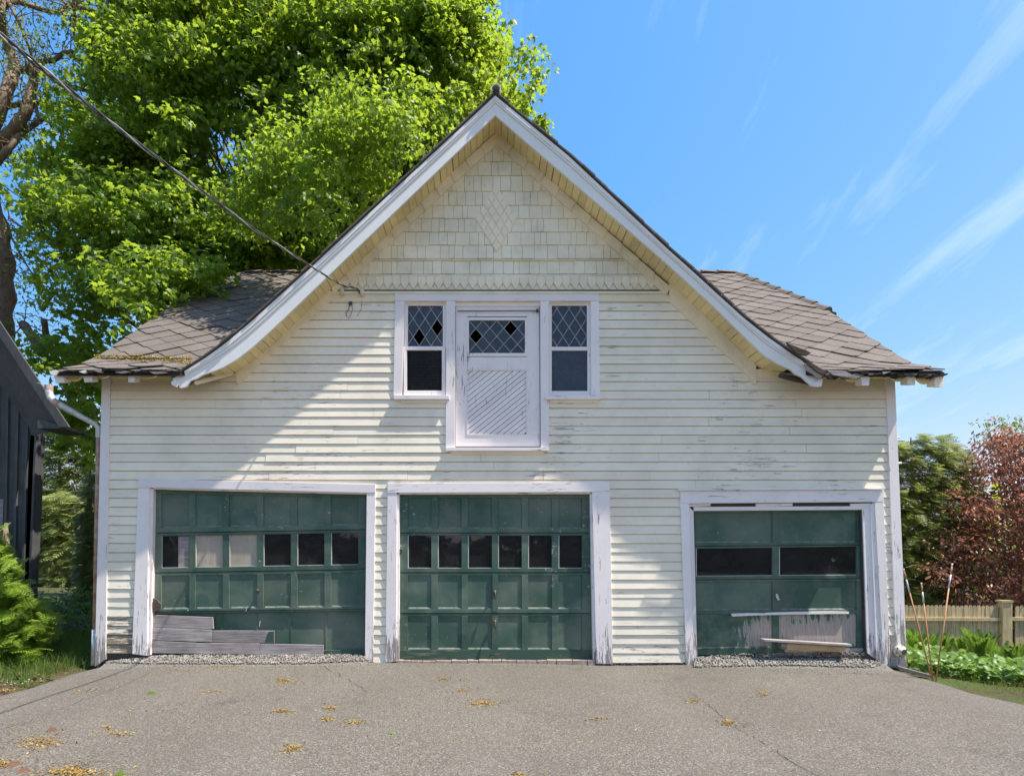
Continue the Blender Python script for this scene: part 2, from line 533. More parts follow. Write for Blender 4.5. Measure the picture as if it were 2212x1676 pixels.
def thing(name, label, cat, loc=(0, 0, 0), group=None):
    o = bpy.data.objects.new(name, None)
    COL.objects.link(o)
    o.location = loc
    o['_base'] = Vector(loc)
    o['label'] = label
    o['category'] = cat
    if group:
        o['group'] = group
    return o


def tag(o, label=None, cat=None, group=None, kind=None):
    for k, v in (('label', label), ('category', cat), ('group', group), ('kind', kind)):
        if v:
            o[k] = v
    return o


def clip(poly, a, b, c):
    """keep the part of a 2-D polygon where a*x + b*y + c >= 0"""
    out = []
    for i in range(len(poly)):
        p, q = poly[i], poly[(i + 1) % len(poly)]
        dp, dq = a * p[0] + b * p[1] + c, a * q[0] + b * q[1] + c
        if dp >= 0:
            out.append(p)
        if (dp >= 0) != (dq >= 0):
            k = dp / (dp - dq)
            out.append((p[0] + (q[0] - p[0]) * k, p[1] + (q[1] - p[1]) * k))
    return out


def clip_poly(poly, conv):
    """clip to a convex polygon (either winding)"""
    cx = sum(p[0] for p in conv) / len(conv); cy = sum(p[1] for p in conv) / len(conv)
    for i in range(len(conv)):
        p, q = conv[i], conv[(i + 1) % len(conv)]
        a, b = -(q[1] - p[1]), q[0] - p[0]
        c = -(a * p[0] + b * p[1])
        if a * cx + b * cy + c < 0:
            a, b, c = -a, -b, -c
        poly = clip(poly, a, b, c)
        if len(poly) < 3:
            return []
    return poly


def area(poly):
    return abs(sum(poly[i][0] * poly[(i + 1) % len(poly)][1] - poly[(i + 1) % len(poly)][0] * poly[i][1] for i in range(len(poly)))) / 2


def lerp_line(line, x):
    for (x0, y0), (x1, y1) in zip(line, line[1:]):
        if (x - x0) * (x - x1) <= 0 and x0 != x1:
            return y0 + (y1 - y0) * (x - x0) / (x1 - x0)
    return line[0][1] if abs(x - line[0][0]) < abs(x - line[-1][0]) else line[-1][1]


def cloud(name, mat, parent, pts, nrm, dirs, size, tv, tf):
    """many small leaves (one template) as one mesh, built with numpy"""
    pts = np.asarray(pts, float); nrm = np.asarray(nrm, float); dirs = np.asarray(dirs, float)
    size = np.asarray(size, float)
    n = len(pts)
    nrm /= np.linalg.norm(nrm, axis=1, keepdims=True) + 1e-9
    dirs = dirs - nrm * np.sum(dirs * nrm, 1, keepdims=True)
    dirs /= np.linalg.norm(dirs, axis=1, keepdims=True) + 1e-9
    sx = np.cross(dirs, nrm)
    tv = np.asarray(tv, float)
    V = pts[:, None, :] + size[:, None, None] * (tv[None, :, 0:1] * sx[:, None, :] + tv[None, :, 1:2] * dirs[:, None, :] + tv[None, :, 2:3] * nrm[:, None, :])
    k, tf = len(tv), np.asarray(tf, int)
    F = (tf[None] + (np.arange(n) * k)[:, None, None]).reshape(-1)
    me = bpy.data.meshes.new(name)
    me.vertices.add(n * k)
    me.vertices.foreach_set('co', V.reshape(-1))
    nt = n * len(tf)
    me.loops.add(nt * 3)
    me.loops.foreach_set('vertex_index', F)
    me.polygons.add(nt)
    me.polygons.foreach_set('loop_start', np.arange(nt) * 3)
    me.update()
    me.validate()
    return link(name, me, mat, parent)


def unit(n):
    v = rng.normal(size=(n, 3))
    return v / np.linalg.norm(v, axis=1, keepdims=True)


# leaf templates: x across, y along, z up
def fan(outline, c=(0, 0.45, 0.0)):
    v = [c] + outline
    n = len(outline)
    return v, [(0, i + 1, (i + 1) % n + 1) for i in range(n)]


MAPLE = fan([(0, 0, 0), (0.22, 0.10, -.03), (0.50, 0.12, -.10), (0.36, 0.36, -.05), (0.54, 0.60, -.13), (0.24, 0.58, -.04), (0, 1.0, -.12),
             (-0.24, 0.58, -.04), (-0.54, 0.60, -.13), (-0.36, 0.36, -.05), (-0.50, 0.12, -.10), (-0.22, 0.10, -.03)], (0, 0.40, 0.02))
OVAL = ([(0, 0, 0), (0.22, 0.35, -.05), (0.17, 0.7, -.07), (0, 1, -.08), (-0.17, 0.7, -.07), (-0.22, 0.35, -.05), (0, 0.45, 0.02)],
        [(6, 0, 1), (6, 1, 2), (6, 2, 3), (6, 3, 4), (6, 4, 5), (6, 5, 0)])


def spray_template(n=7, w=0.34, droop=0.22, leaf=0.10):
    """flat feathery twig of needles"""
    v, f = [], []
    for i in range(n):
        y = i / n
        l = w * (1 - y) ** 0.7 + 0.05
        for s in (-1, 1):
            o = len(v)
            z0 = -droop * y * y
            v += [(0, y, z0), (s * l, y + l * 0.75, z0 - 0.08 * l), (s * l * 0.35, y + l * 0.30 + leaf, z0)]
            f.append((o, o + 1, o + 2))
    o = len(v)
    v += [(0.02, 0.3, 0), (-0.02, 0.3, 0), (0, 1.12, -droop)]
    f.append((o, o + 1, o + 2))
    return v, f


SPRAY = spray_template()
BLADE = ([(-0.022, 0, 0), (0.022, 0, 0), (0.016, 0.5, 0.05), (-0.016, 0.5, 0.05), (0, 1, 0.22)], [(0, 1, 2), (0, 2, 3), (3, 2, 4)])
FOLDED = ([(0, 0, 0), (0.35, 0.3, 0.12), (0.4, 0.7, 0.05), (0, 1, 0.1), (-0.35, 0.6, 0.15), (-0.3, 0.25, 0.05), (0, 0.5, -0.02)],
          [(6, 0, 1), (6, 1, 2), (6, 2, 3), (6, 3, 4), (6, 4, 5), (6, 5, 0)])
BIT = ([(-0.18, 0, 0.02), (0.18, 0, 0.02), (0.2, 0.5, 0.2), (0, 1, 0.05), (-0.2, 0.5, 0.2)], [(0, 1, 2), (0, 2, 4), (4, 2, 3)])
# ------------------------------------------------------------------ ground and driveway
def smooth(a, b, x):
    k = min(1, max(0, (x - a) / (b - a)))
    return k * k * (3 - 2 * k)


def drive_z(x, y):
    w = -0.045 * smooth(-3.5, -5.0, x) - 0.03 * smooth(-0.5, 1.5, x) - 0.05 * smooth(4.2, 5.4, x)
    w *= smooth(-3.0, -0.3, y)
    return w + 0.012 * math.sin(x * 1.1 + 0.4) * math.sin(y * 0.9) + 0.006 * math.sin(2.7 * x + y)


def ground_z(x, y):
    z = -0.06
    z -= 0.24 * smooth(5.3, 7.0, x) * max(0, min(y + 0.9, 7)) * (0.9 if y < 7.5 else 1)
    z += 0.05 * math.sin(x * 0.8) * math.sin(y * 0.7 + 1) * (1 if abs(x) > 5.4 else 0.3)
    if y > 9:
        z -= 0.02 * (y - 9) if y < 60 else 1.02
    if -5.1 < x < 5.5 and y < 0.3:
        z = min(z, drive_z(x, y) - 0.05)
    return z


def grid(name, xs, ys, fz, mat):
    v = [(x, y, fz(x, y)) for y in ys for x in xs]
    n = len(xs)
    f = [(j * n + i, j * n + i + 1, (j + 1) * n + i + 1, (j + 1) * n + i) for j in range(len(ys) - 1) for i in range(n - 1)]
    me = bpy.data.meshes.new(name)
    me.from_pydata(v, [], f)
    return link(name, me, mat, None, True)


xs = sorted(set([-900, -400, -200, -120, -80, -60, -45, -35] + [-28 + i for i in range(18)] + [-10 + 0.5 * i for i in range(41)] + [11 + i for i in range(18)] + [35, 45, 60, 80, 120, 200, 400, 900]))
ys = sorted(set([-900, -300, -120, -60, -40, -30, -20, -14] + [-10 + 0.5 * i for i in range(41)] + [11 + i for i in range(20)] + [35, 45, 60, 80, 120, 200, 400, 900]))
tag(grid('ground', xs, ys, ground_z, 'soil'), kind='structure')


def drive_edge(y, s):
    if s < 0:
        return -4.98 + 0.07 * math.sin(y * 2.1) + 0.04 * math.sin(y * 5.3) - (0.03 * max(0, -y - 3)) ** 1
    return 5.26 + 0.06 * math.sin(y * 1.7 + 1) + 0.03 * math.sin(y * 6.1) + 0.02 * max(0, -y - 1)


dv, df = [], []
NY, NX = 130, 50
for j in range(NY + 1):
    y = 0.06 - 26.0 * (j / NY) ** 1.5
    a, b = drive_edge(y, -1), drive_edge(y, 1)
    for i in range(NX + 1):
        x = a + (b - a) * i / NX
        e = 0.05 if i in (0, NX) else 0
        dv.append((x, y, drive_z(x, y) - e))
for j in range(NY):
    for i in range(NX):
        o = j * (NX + 1) + i
        df.append((o, o + NX + 1, o + NX + 2, o + 1))
me = bpy.data.meshes.new('driveway')
me.from_pydata(dv, [], df)
tag(link('driveway', me, 'asphalt', None, True), kind='structure')

# ------------------------------------------------------------------ the garage
garage = thing('garage', 'old cream clapboard carriage house garage with three green doors and a steep gable', 'garage', (0.17, 3.6, 0))
XL, XR = P(229, 1100, 0).x, P(1936, 1100, 0).x          # outer corners of the front wall
DEPTH = 7.2

# roof profile of the front gable, at the plane of the rake boards
RU_L = [(1070, 207), (672, 578), (655, 593), (538, 699), (480, 747), (445, 772), (418, 789), (372, 818)]
RU_R = [(1070, 207), (1229, 338), (1440, 536), (1496, 586), (1556, 641), (1608, 688), (1664, 732), (1720, 771), (1778, 808)]
RL_L = [(1070, 249), (678, 625), (590, 709), (545, 750), (510, 777), (478, 795), (445, 807), (430, 812), (421, 821), (410, 822), (402, 836), (391, 840), (380, 826)]
RL_R = [(1070, 249), (1230, 387), (1440, 568), (1545, 664), (1622, 740), (1650, 767), (1685, 788), (1712, 800), (1722, 812), (1735, 814), (1745, 826), (1756, 834), (1770, 834)]
YR = -OH

# --- main roof: slopes to the front and the back, clipped gables at the sides
ZE = P(2045, 803, -0.40).z
ZB, ZRIDGE, YRIDGE = 3.87, 6.91, 3.6
SL = (ZRIDGE - ZB) / (YRIDGE - 0.12)


def zmain(y):
    if y < 0.12:
        return ZE + (ZB - ZE) * (y + 0.40) / 0.52
    return ZB + SL * (y - 0.12)


XRAKE_R, XRAKE_L = P(2040, 803, -0.40).x, P(123, 796, -0.40).x
XRID_R, XRID_L = P(1587, 578, YRIDGE).x, P(530, 580, YRIDGE).x
XC = P(1070, 207, YR).x
YK = 1.85


def deck_poly(s):
    xr, xe = (XRAKE_R, XRID_R) if s > 0 else (XRAKE_L, XRID_L)
    return [(XC + s * 3.86, -0.40), (xr, -0.40), (xr, YK), (xe, YRIDGE), (XC, YRIDGE)]


roof = MB()
for s in (1, -1):
    poly = deck_poly(s)
    pieces = [clip(poly, 0, -1, 0.12), clip(poly, 0, 1, -0.12)]
    for pc in pieces:
        roof.prism([(x, y, zmain(y) - 0.005) for x, y in pc], [(x, y, zmain(y) - 0.05) for x, y in pc])
    xr, xe = (XRAKE_R, XRID_R) if s > 0 else (XRAKE_L, XRID_L)
    back = [(xr, 7.6), (xr, 2 * YRIDGE - YK), (xe, YRIDGE), (XC, YRIDGE), (XC, 7.6)]
    roof.prism([(x, y, zmain(2 * YRIDGE - y) - 0.005) for x, y in back], [(x, y, zmain(2 * YRIDGE - y) - 0.06) for x, y in back])
    # clipped end
    zk = zmain(YK)
    k = 1.16
    tip = Vector((xe, YRIDGE, ZRIDGE))
    a = Vector((xr + s * 0.02, YK, zk)); b = Vector((xr + s * 0.02, 2 * YRIDGE - YK, zk))
    a2, b2 = a + Vector((s * 0.16, 0.0, -0.04)), b + Vector((s * 0.16, 0.0, -0.04))
    roof.prism([tip, a, b], [p + Vector((-s * 0.05, 0, -0.05)) for p in (tip, a, b)])
    roof.prism([a, a2, b2, b], [p + Vector((0, 0, -0.06)) for p in (a, a2, b2, b)])
roof_o = roof.build('main_roof', 'tar', garage)

SU, SV, FL = 0.455, 0.178, 0.034         # French-method shingles
LB = math.hypot(0.52, ZB - ZE)           # length of the shallow foot of the slope
LM = math.hypot(1, SL)


def roof_pt(u, v, h):
    if v < LB:
        y = -0.40 + 0.52 * v / LB
        nx = Vector((0, -(ZB - ZE), 0.52)).normalized()
    else:
        y = 0.12 + (v - LB) / LM
        nx = Vector((0, -SL, 1)).normalized()
    return Vector((u, y, zmain(y))) + nx * h


field = MB()
nvis = 0
for s in (1, -1):
    poly = deck_poly(s)
    uvp = [(x, 0 if y < -0.39 else LB + (y - 0.12) * LM) for x, y in poly]
    rlow = RU_R if s > 0 else RU_L
    for j in range(-1, 34):
        for i in range(-14, 15):
            u = XC + s * (i * SU + (j % 2) * SU / 2) + 0.1 * s
            v = j * SV + 0.10
            hexa = [(u - SU / 2, v), (u - FL, v - SV), (u + FL, v - SV), (u + SU / 2, v), (u + FL, v + SV), (u - FL, v + SV)]
            hexa = [(a + random.uniform(-.006, .006), b + random.uniform(-.006, .006)) for a, b in hexa]
            q = clip_poly(hexa, uvp)
            if len(q) < 3 or area(q) < 0.004:
                continue
            jit = random.uniform(0, 0.008) + (random.uniform(0, 0.02) if v < 0.3 else 0) + (random.uniform(0, 0.012) if random.random() < .2 else 0)

            def lift(b):
                return 0.006 + 0.016 * max(0, min(1, (v + SV - b) / (2 * SV))) + jit
            front = [roof_pt(a, b, lift(b)) for a, b in q]
            backp = [roof_pt(a, b, lift(b) - 0.012) for a, b in q]
            c = roof_pt(u, v, 0)
            px, py = proj(c)
            seen = (px > 1440 if s > 0 else px < 740) and py < lerp_line(rlow, px) + 30
            if seen:
                MB().prism(front, backp).build('roof_shingle', 'shingle', roof_o)
                nvis += 1
            else:
                field.prism(front, backp)
tag(field.build('shingle_field', 'shingle', roof_o), kind='stuff')
print('roof shingles as pieces', nvis)
# ridge and hip caps
for s in (1, -1):
    xr, xe = (XRAKE_R, XRID_R) if s > 0 else (XRAKE_L, XRID_L)
    a, b, c0 = Vector((XC + s * 0.3, YRIDGE, ZRIDGE)), Vector((xe, YRIDGE, ZRIDGE)), Vector((xr + s * 0.02, YK, zmain(YK)))
    for p, q, n in ((a, b, 14), (b, c0, 8)):
        d = (q - p) / n
        side = d.cross(Vector((0, 0, 1))).normalized()
        upv = side.cross(d).normalized()
        for k in range(n):
            p0, p1 = p + d * k, p + d * (k + 1.12)
            if p is a:
                p0, p1 = q - d * k, q - d * (k + 1.12)
            pr = []
            for pp, h in ((p0, 0.03), (p1, 0.055)):
                pr.append([pp + side * 0.10 + upv * (h - 0.055), pp + side * 0.05 + upv * (h - 0.005), pp + upv * (h + 0.012), pp - side * 0.05 + upv * (h - 0.005), pp - side * 0.10 + upv * (h - 0.055), pp - upv * 0.02])
            MB().prism(pr[0], pr[1]).build('ridge_cap', 'shingle', roof_o)

# --- front gable roof
gr = MB()
for ru in (RU_L, RU_R):
    w = [P(x, y, YR) for x, y in ru]
    for p, q in zip(w, w[1:]):
        gr.prism([(p.x, -0.378, p.z + 0.010), (q.x, -0.378, q.z + 0.010), (q.x, -0.378, q.z + 0.002), (p.x, -0.378, p.z + 0.002)],
                 [(p.x, 3.5, p.z + 0.012), (q.x, 3.5, q.z + 0.012), (q.x, 3.5, q.z + 0.004), (p.x, 3.5, p.z + 0.004)])
gable_roof = gr.build('gable_roof', 'shingle', garage)
# ragged shingle ends along the gable edge
for ru, s in ((RU_L, -1), (RU_R, 1)):
    w = [P(x, y, YR) for x, y in ru]
    for p, q in zip(w, w[1:]):
        L = (q - p).length
        n = max(1, round(L / 0.21))
        d = (q - p) / n
        nv = Vector((-d.z, 0, d.x)).normalized()
        if nv.z < 0:
            nv = -nv
        for k in range(n):
            a = p + d * k
            b = p + d * (k + 0.98)
            e = random.uniform(0.0, 0.028)
            h0, h1 = 0.010, 0.021 + random.uniform(0, 0.008)
            y0 = -0.386 - e * 0.8
            MB().prism([(a.x + nv.x * h0, y0, a.z + nv.z * h0), (b.x + nv.x * h0, y0, b.z + nv.z * h0), (b.x + nv.x * h1 * 1.18, y0, b.z + nv.z * h1 * 1.18), (a.x + nv.x * h1, y0, a.z + nv.z * h1)],
                       [(a.x + nv.x * h0, 0.2, a.z + nv.z * h0), (b.x + nv.x * h0, 0.2, b.z + nv.z * h0), (b.x + nv.x * h1 * 1.18, 0.2, b.z + nv.z * h1 * 1.18), (a.x + nv.x * h1, 0.2, a.z + nv.z * h1)]
                       ).build('edge_shingle', 'shingle', gable_roof)
# metal ridge roll
rr = MB()
c = P(1071, 204, YR)
for p_, q_ in ((-0.44, 3.5),):
    ring = [[(c.x + rad * math.cos(w), yy_, c.z + 0.006 + rad * math.sin(w)) for w in [math.pi * (-.2 + 1.4 * k / 14) for k in range(15)]] for rad, yy_ in ((.060, p_), (.060, q_), (.050, p_), (.050, q_))]
    for k in range(14):
        a0, a1, b0, b1 = ring[0][k], ring[0][k + 1], ring[1][k], ring[1][k + 1]
        c0_, c1_, d0_, d1_ = ring[2][k], ring[2][k + 1], ring[3][k], ring[3][k + 1]
        rr.prism([a0, a1, b1, b0], [c0_, c1_, d1_, d0_])
rr.build('ridge_roll', 'steel', gable_roof)


# --- rake boards, with a moulding along the top edge
def resample(line, n):
    d = [0]
    for p, q in zip(line, line[1:]):
        d.append(d[-1] + math.dist(p, q))
    out = []
    for i in range(n + 1):
        t = d[-1] * i / n
        for k in range(len(line) - 1):
            if t <= d[k + 1] + 1e-6:
                f = (t - d[k]) / (d[k + 1] - d[k])
                out.append((line[k][0] + (line[k + 1][0] - line[k][0]) * f, line[k][1] + (line[k + 1][1] - line[k][1]) * f))
                break
    return out


def strip(mb, up, lo, Y, th):
    """curved board between two pixel polylines of equal length"""
    A = [P(x, y, Y) for x, y in up]
    B = [P(x, y, Y) for x, y in lo]
    n = len(A)
    o = len(mb.v)
    for p in A: mb.v.append((p.x, Y, p.z))
    for p in B: mb.v.append((p.x, Y, p.z))
    for p in A: mb.v.append((p.x, Y + th, p.z))
    for p in B: mb.v.append((p.x, Y + th, p.z))
    for i in range(n - 1):
        a, b, c_, d_ = o + i, o + i + 1, o + n + i + 1, o + n + i
        mb.f += [(a, d_, c_, b), (a + 2 * n, b + 2 * n, c_ + 2 * n, d_ + 2 * n), (a, b, b + 2 * n, a + 2 * n), (d_, d_ + 2 * n, c_ + 2 * n, c_)]
    e = n - 1
    mb.f += [(o, o + 2 * n, o + 3 * n, o + n), (o + e, o + n + e, o + 3 * n + e, o + 2 * n + e)]
    return mb


for ru, rl in ((RU_L, RL_L), (RU_R, RL_R)):
    u2, l2 = resample(ru, 60), resample(rl, 60)
    rake = strip(MB(), u2, l2, YR, 0.03).build('rake_board', 'rake', garage)
    for k0, k1, dy in ((0.0, 0.20, 0.020), (0.23, 0.36, 0.011)):
        a = [(p[0] + (q[0] - p[0]) * k0, p[1] + (q[1] - p[1]) * k0) for p, q in zip(u2, l2)]
        b = [(p[0] + (q[0] - p[0]) * k1, p[1] + (q[1] - p[1]) * k1) for p, q in zip(u2, l2)]
        strip(MB(), a[:59], b[:59], YR - dy, dy - 0.002).build('moulding', 'rake', rake)

# --- soffit boards under the gable roof
for rl, n in ((RL_L[:7], 44), (RL_R[:8], 44)):
    w = [P(x, y, YR) + Vector((0, 0, 0.035)) for x, y in rl]
    pts = resample([(p.x, p.z) for p in w], n)
    for p, q in zip(pts, pts[1:]):
        gp = 0.035 + random.uniform(0, 0.05) if random.random() < 0.9 else 0.12
        x1, z1 = q[0] + (p[0] - q[0]) * gp, q[1] + (p[1] - q[1]) * gp
        dz = random.uniform(-0.004, 0.004)
        MB().prism([(p[0], YR + 0.03, p[1] + dz), (x1, YR + 0.03, z1 + dz), (x1, YR + 0.03, z1 + 0.016), (p[0], YR + 0.03, p[1] + 0.016)],
                   [(p[0], 0.0, p[1] + dz), (x1, 0.0, z1 + dz), (x1, 0.0, z1 + 0.016), (p[0], 0.0, p[1] + 0.016)]).build('soffit_board', 'soffit', gable_roof)
    for p, q in zip(pts, pts[1:]):
        pass

# --- walls
OPEN = [(331, 1058, 790, 1424), (861, 1066, 1281, 1424), (1498, 1096, 1866, 1418), (880, 660, 957, 845), (985, 662, 1166, 965), (1192, 660, 1269, 846)]
op = []
for x0, y0, x1, y1 in OPEN:
    a, b = P(x0, y0, 0.03), P(x1, y1, 0.03)
    op.append((a.x, b.x, b.z, a.z))
ZS = P(229, 802, 0).z
gxl, gxr, gxc, gz = P(525, 790, 0), P(1620, 790, 0), P(1072, 296, 0), P(1072, 296, 0).z
fw = MB()
gxs = sorted(set([XL + 0.02, XR - 0.02] + [o[0] for o in op] + [o[1] for o in op]))
gzs = sorted(set([-0.15, ZS, 6.8] + [o[2] for o in op] + [o[3] for o in op]))
tri = [(gxl.x, gxl.z), (gxr.x, gxr.z), (gxc.x, gz)]
for i in range(len(gxs) - 1):
    for j in range(len(gzs) - 1):
        x0, x1, z0, z1 = gxs[i], gxs[i + 1], gzs[j], gzs[j + 1]
        cx, cz = (x0 + x1) / 2, (z0 + z1) / 2
        if any(o[0] < cx < o[1] and o[2] < cz < o[3] for o in op):
            continue
        cell = [(x0, z0), (x1, z0), (x1, z1), (x0, z1)]
        if cz > ZS:
            cell = clip_poly(cell, [(tri[0][0], tri[0][1] - 0.3), (tri[1][0], tri[1][1] - 0.3), tri[2]])
        if len(cell) >= 3:
            fw.xz(cell, 0.004, 0.09)
front = fw.build('front_wall', 'inside', garage)
for s, x in ((-1, XL + 0.02), (1, XR - 0.02)):
    pts = [(0.1, -0.15), (0.1, 3.60), (1.85, 5.22), (5.35, 5.22), (7.2, 3.60), (7.2, -0.15)]
    MB().prism([(x, y, z) for y, z in pts], [(x - s * 0.1, y, z) for y, z in pts]).build('side_wall', 'siding', garage)
MB().box((0.2, 7.15, 1.8), (XR - XL - 0.3, 0.1, 3.8)).build('back_wall', 'inside', garage)
MB().box((0.2, 3.6, -0.12), (XR - XL - 0.3, 6.9, 0.1)).build('floor_slab', 'inside', garage)
MB().box((0.2, 3.65, 2.62), (XR - XL - 0.3, 6.9, 0.08)).build('loft_floor', 'inside', garage)

# clapboards, row by row
ROW = 0.1162
BLK = [(305, 1054, 430, 1500), (429, 1057, 560, 1500), (559, 1060, 690, 1500), (689, 1063, 803, 1500), (848, 1062, 1302, 1500), (1478, 1078, 1900, 1500), (862, 633, 1286, 857), (972, 640, 1178, 970)]
bl = []
for x0, y0, x1, y1 in BLK:
    a, b = P(x0, y0, 0), P(x1, y1, 0)
    bl.append((a.x, b.x, b.z + 0.004, a.z - 0.004))
ZBELT = P(1000, 634, 0).z
FL_L = [(1072, 290), (714, 620), (509, 806)]
FL_R = [(1072, 290), (1446, 623), (1634, 803)]
wfl = [(P(x, y + 12, 0).x, P(x, y + 12, 0).z) for x, y in FL_L]
wfr = [(P(x, y + 12, 0).x, P(x, y + 12, 0).z) for x, y in FL_R]


def x_at(line, z):
    for (x0, z0), (x1, z1) in zip(line, line[1:]):
        if (z - z0) * (z - z1) <= 0:
            return x0 + (x1 - x0) * (z - z0) / (z1 - z0)
    return None


nclap = 0
z = 0.0
row = 0
while z < ZBELT - 0.01:
    z1 = min(z + ROW + 0.012, ZBELT)
    zm = z + ROW * 0.5
    x0, x1 = XL + 0.03, XR - 0.03
    za, zb = wfl[-1][1], wfr[-1][1]
    if z > za - 0.02:
        k = x_at(wfl, min(max(zm, za), wfl[0][1]))
        x0 = max(x0, k) if z + ROW > ZS + 0.05 else x0
    if z > zb - 0.02:
        k = x_at(wfr, min(max(zm, zb), wfr[0][1]))
        x1 = min(x1, k) if z + ROW > ZS + 0.05 else x1
    spans = [(x0, x1)]
    for a, b, c0, d0 in bl:
        if z1 - 0.014 > c0 and z < d0:
            ns = []
            for p, q in spans:
                if b <= p or a >= q:
                    ns.append((p, q))
                else:
                    if a > p: ns.append((p, a))
                    if b < q: ns.append((b, q))
            spans = ns
    for p, q in spans:
        if q - p < 0.04:
            continue
        cuts = [p]
        while q - cuts[-1] > 3.2:
            nx = cuts[-1] + random.uniform(1.3, 3.6)
            if q - nx < 0.5:
                break
            cuts.append(nx)
        cuts.append(q)
        for a, b in zip(cuts, cuts[1:]):
            ya = random.uniform(-0.003, 0.003)
            rot = (p < XL + 0.1 and q < -3.9 and z < 0.50)
            if rot and z < 0.02:
                continue
            sag = random.uniform(-0.003, 0.003)
            e = 0.0015
            pr = lambda x, dz: [(x, -0.024 + ya, z + dz), (x, -0.014 + ya, z + ROW - 0.0105 + dz), (x, 0.0, z + ROW - 0.008 + dz), (x, 0.003, z1 + dz), (x, 0.003, z + dz)]
            MB().prism(pr(a + e, sag), pr(b - e, -sag)).build('clapboard', 'siding_rot' if rot else 'siding', front)
            nclap += 1
    z += ROW
    row += 1
print('clapboards', nclap)

# corner boards
MB().px([(220, 808), (238, 808), (228, 1424), (204, 1440)], -0.036, 0.06).build('corner_board', 'trim', garage, bevel=0.003)
MB().px([(1913.5, 808), (1933, 808), (1960, 1446), (1937, 1442)], -0.036, 0.06).build('corner_board', 'trim', garage, bevel=0.003)
for px, sgn in ((220, 1), (1933, -1)):
    a = P(px, 1100, 0).x
    MB().box((a + sgn * 0.012 + (-0.05 if sgn > 0 else 0.05) * 0, 0.08, 1.75), (0.02, 0.16, 3.7)).build('corner_board', 'trim', garage)

# frieze boards along the rakes: plain below, lapped shingles above the belt
for fl, s in ((FL_L, -1), (FL_R, 1)):
    lo = [(x, y + 25) for x, y in fl]
    i = 1
    strip(MB(), [(fl[1][0], fl[1][1] - 14), (fl[2][0], fl[2][1] - 14)], [(fl[1][0], fl[1][1] + 27), (fl[2][0] - s * 2, fl[2][1] + 24)], -0.040, 0.042).build('frieze_board', 'soffit' if False else 'gable', garage, bevel=0.002)
    pts = resample([fl[0], fl[1]], 11)
    for k, (p, q) in enumerate(zip(pts, pts[1:])):
        off = 3
        w_ = 24
        A = [p, (q[0], q[1]), (q[0] - s * 9, q[1] + w_ - 6), (p[0] - s * 11, p[1] + w_ - 8)]
        f = [P(x, y, 0) for x, y in A]
        dp = [-0.030, -0.044, -0.044, -0.030]
        MB().prism([(a.x, d, a.z) for a, d in zip(f, dp)], [(a.x, 0.002, a.z) for a in f]).build('frieze_shingle', 'gable', front)
# return boxes at the feet of the frieze
MB().px([(509, 803), (534, 803), (536, 812), (514, 829), (509, 824)], -0.046, 0.05).build('frieze_block', 'gable', garage, bevel=0.002)
MB().px([(1612, 803), (1634, 801), (1634, 829), (1628, 829)], -0.046, 0.05).build('frieze_block', 'gable', garage, bevel=0.002)

for a0, a1 in ((240, 514), (1630, 1912)):
    MB().rect(a0, 797, a1, 816, -0.028, 0.03).build('frieze_board', 'gable', garage, bevel=0.002)
# gable shingles
rows = [300, 321, 350.5, 380.5, 414.3, 444.6, 472.9, 502.2, 530.5, 559.5]
inner_l = [(1072, 302), (714, 634)]
inner_r = [(1072, 302), (1446, 637)]
tri_px = [(1072, 302), (716, 633), (1430, 633)]
trw = [(P(x, y, 0).x, P(x, y, 0).z) for x, y in tri_px]


def wall_shingle(poly, y_bot, y_top, zb, zt, mat='gable', name='wall_shingle', back=0.003):
    dpt = lambda zz: y_bot + (y_top - y_bot) * (zz - zb) / (zt - zb)
    MB().prism([(x, dpt(zz), zz) for x, zz in poly], [(x, back, zz) for x, zz in poly]).build(name, mat, front)


def shingle_row(ya, yb, w0, w1, thick=0.015):
    zt, zb = P(1072, ya, 0).z, P(1072, yb, 0).z
    x = trw[1][0] - 0.1
    while x < trw[2][0] + 0.1:
        w_ = random.uniform(w0, w1)
        dz = random.uniform(-0.004, 0.002)
        poly = clip_poly([(x + 0.0018, zb + dz), (x + w_ - 0.0018, zb + dz + random.uniform(-.002, .002)), (x + w_ - 0.0018, zt - 0.003), (x + 0.0018, zt - 0.003)], trw)
        if len(poly) >= 3 and area(poly) > 0.0006:
            wall_shingle(poly, -thick - random.uniform(0, .004), -0.007, zb, zt)
        x += w_


for a, b in zip(rows, rows[1:]):
    shingle_row(a, b, 0.07, 0.20)
shingle_row(563.5, 593, 0.07, 0.20)
shingle_row(559.8, 563.8, 0.20, 0.42, 0.024)
shingle_row(593.3, 598.6, 0.20, 0.42, 0.024)
# pointed row
zt, zm_, zb = P(1072, 599, 0).z, P(1072, 613, 0).z, P(1072, 626.5, 0).z
MB().xz(clip_poly([(trw[1][0], zb), (trw[2][0], zb), (trw[2][0], zt + .02), (trw[1][0], zt + .02)], trw), -0.010, 0.013).build('undercourse', 'gable', front)
wd = 18.7 / FPX * 7
x = trw[1][0] + 0.02
while x < trw[2][0] - 0.02:
    poly = clip_poly([(x + 0.0015, zt), (x + 0.0015, zm_), (x + wd / 2, zb + 0.002), (x + wd - 0.0015, zm_), (x + wd - 0.0015, zt)], trw)
    if len(poly) >= 3 and area(poly) > 0.0006:
        MB().xz(poly, -0.024 - random.uniform(0, .004), 0.012).build('pointed_shingle', 'gable', front)
    x += wd
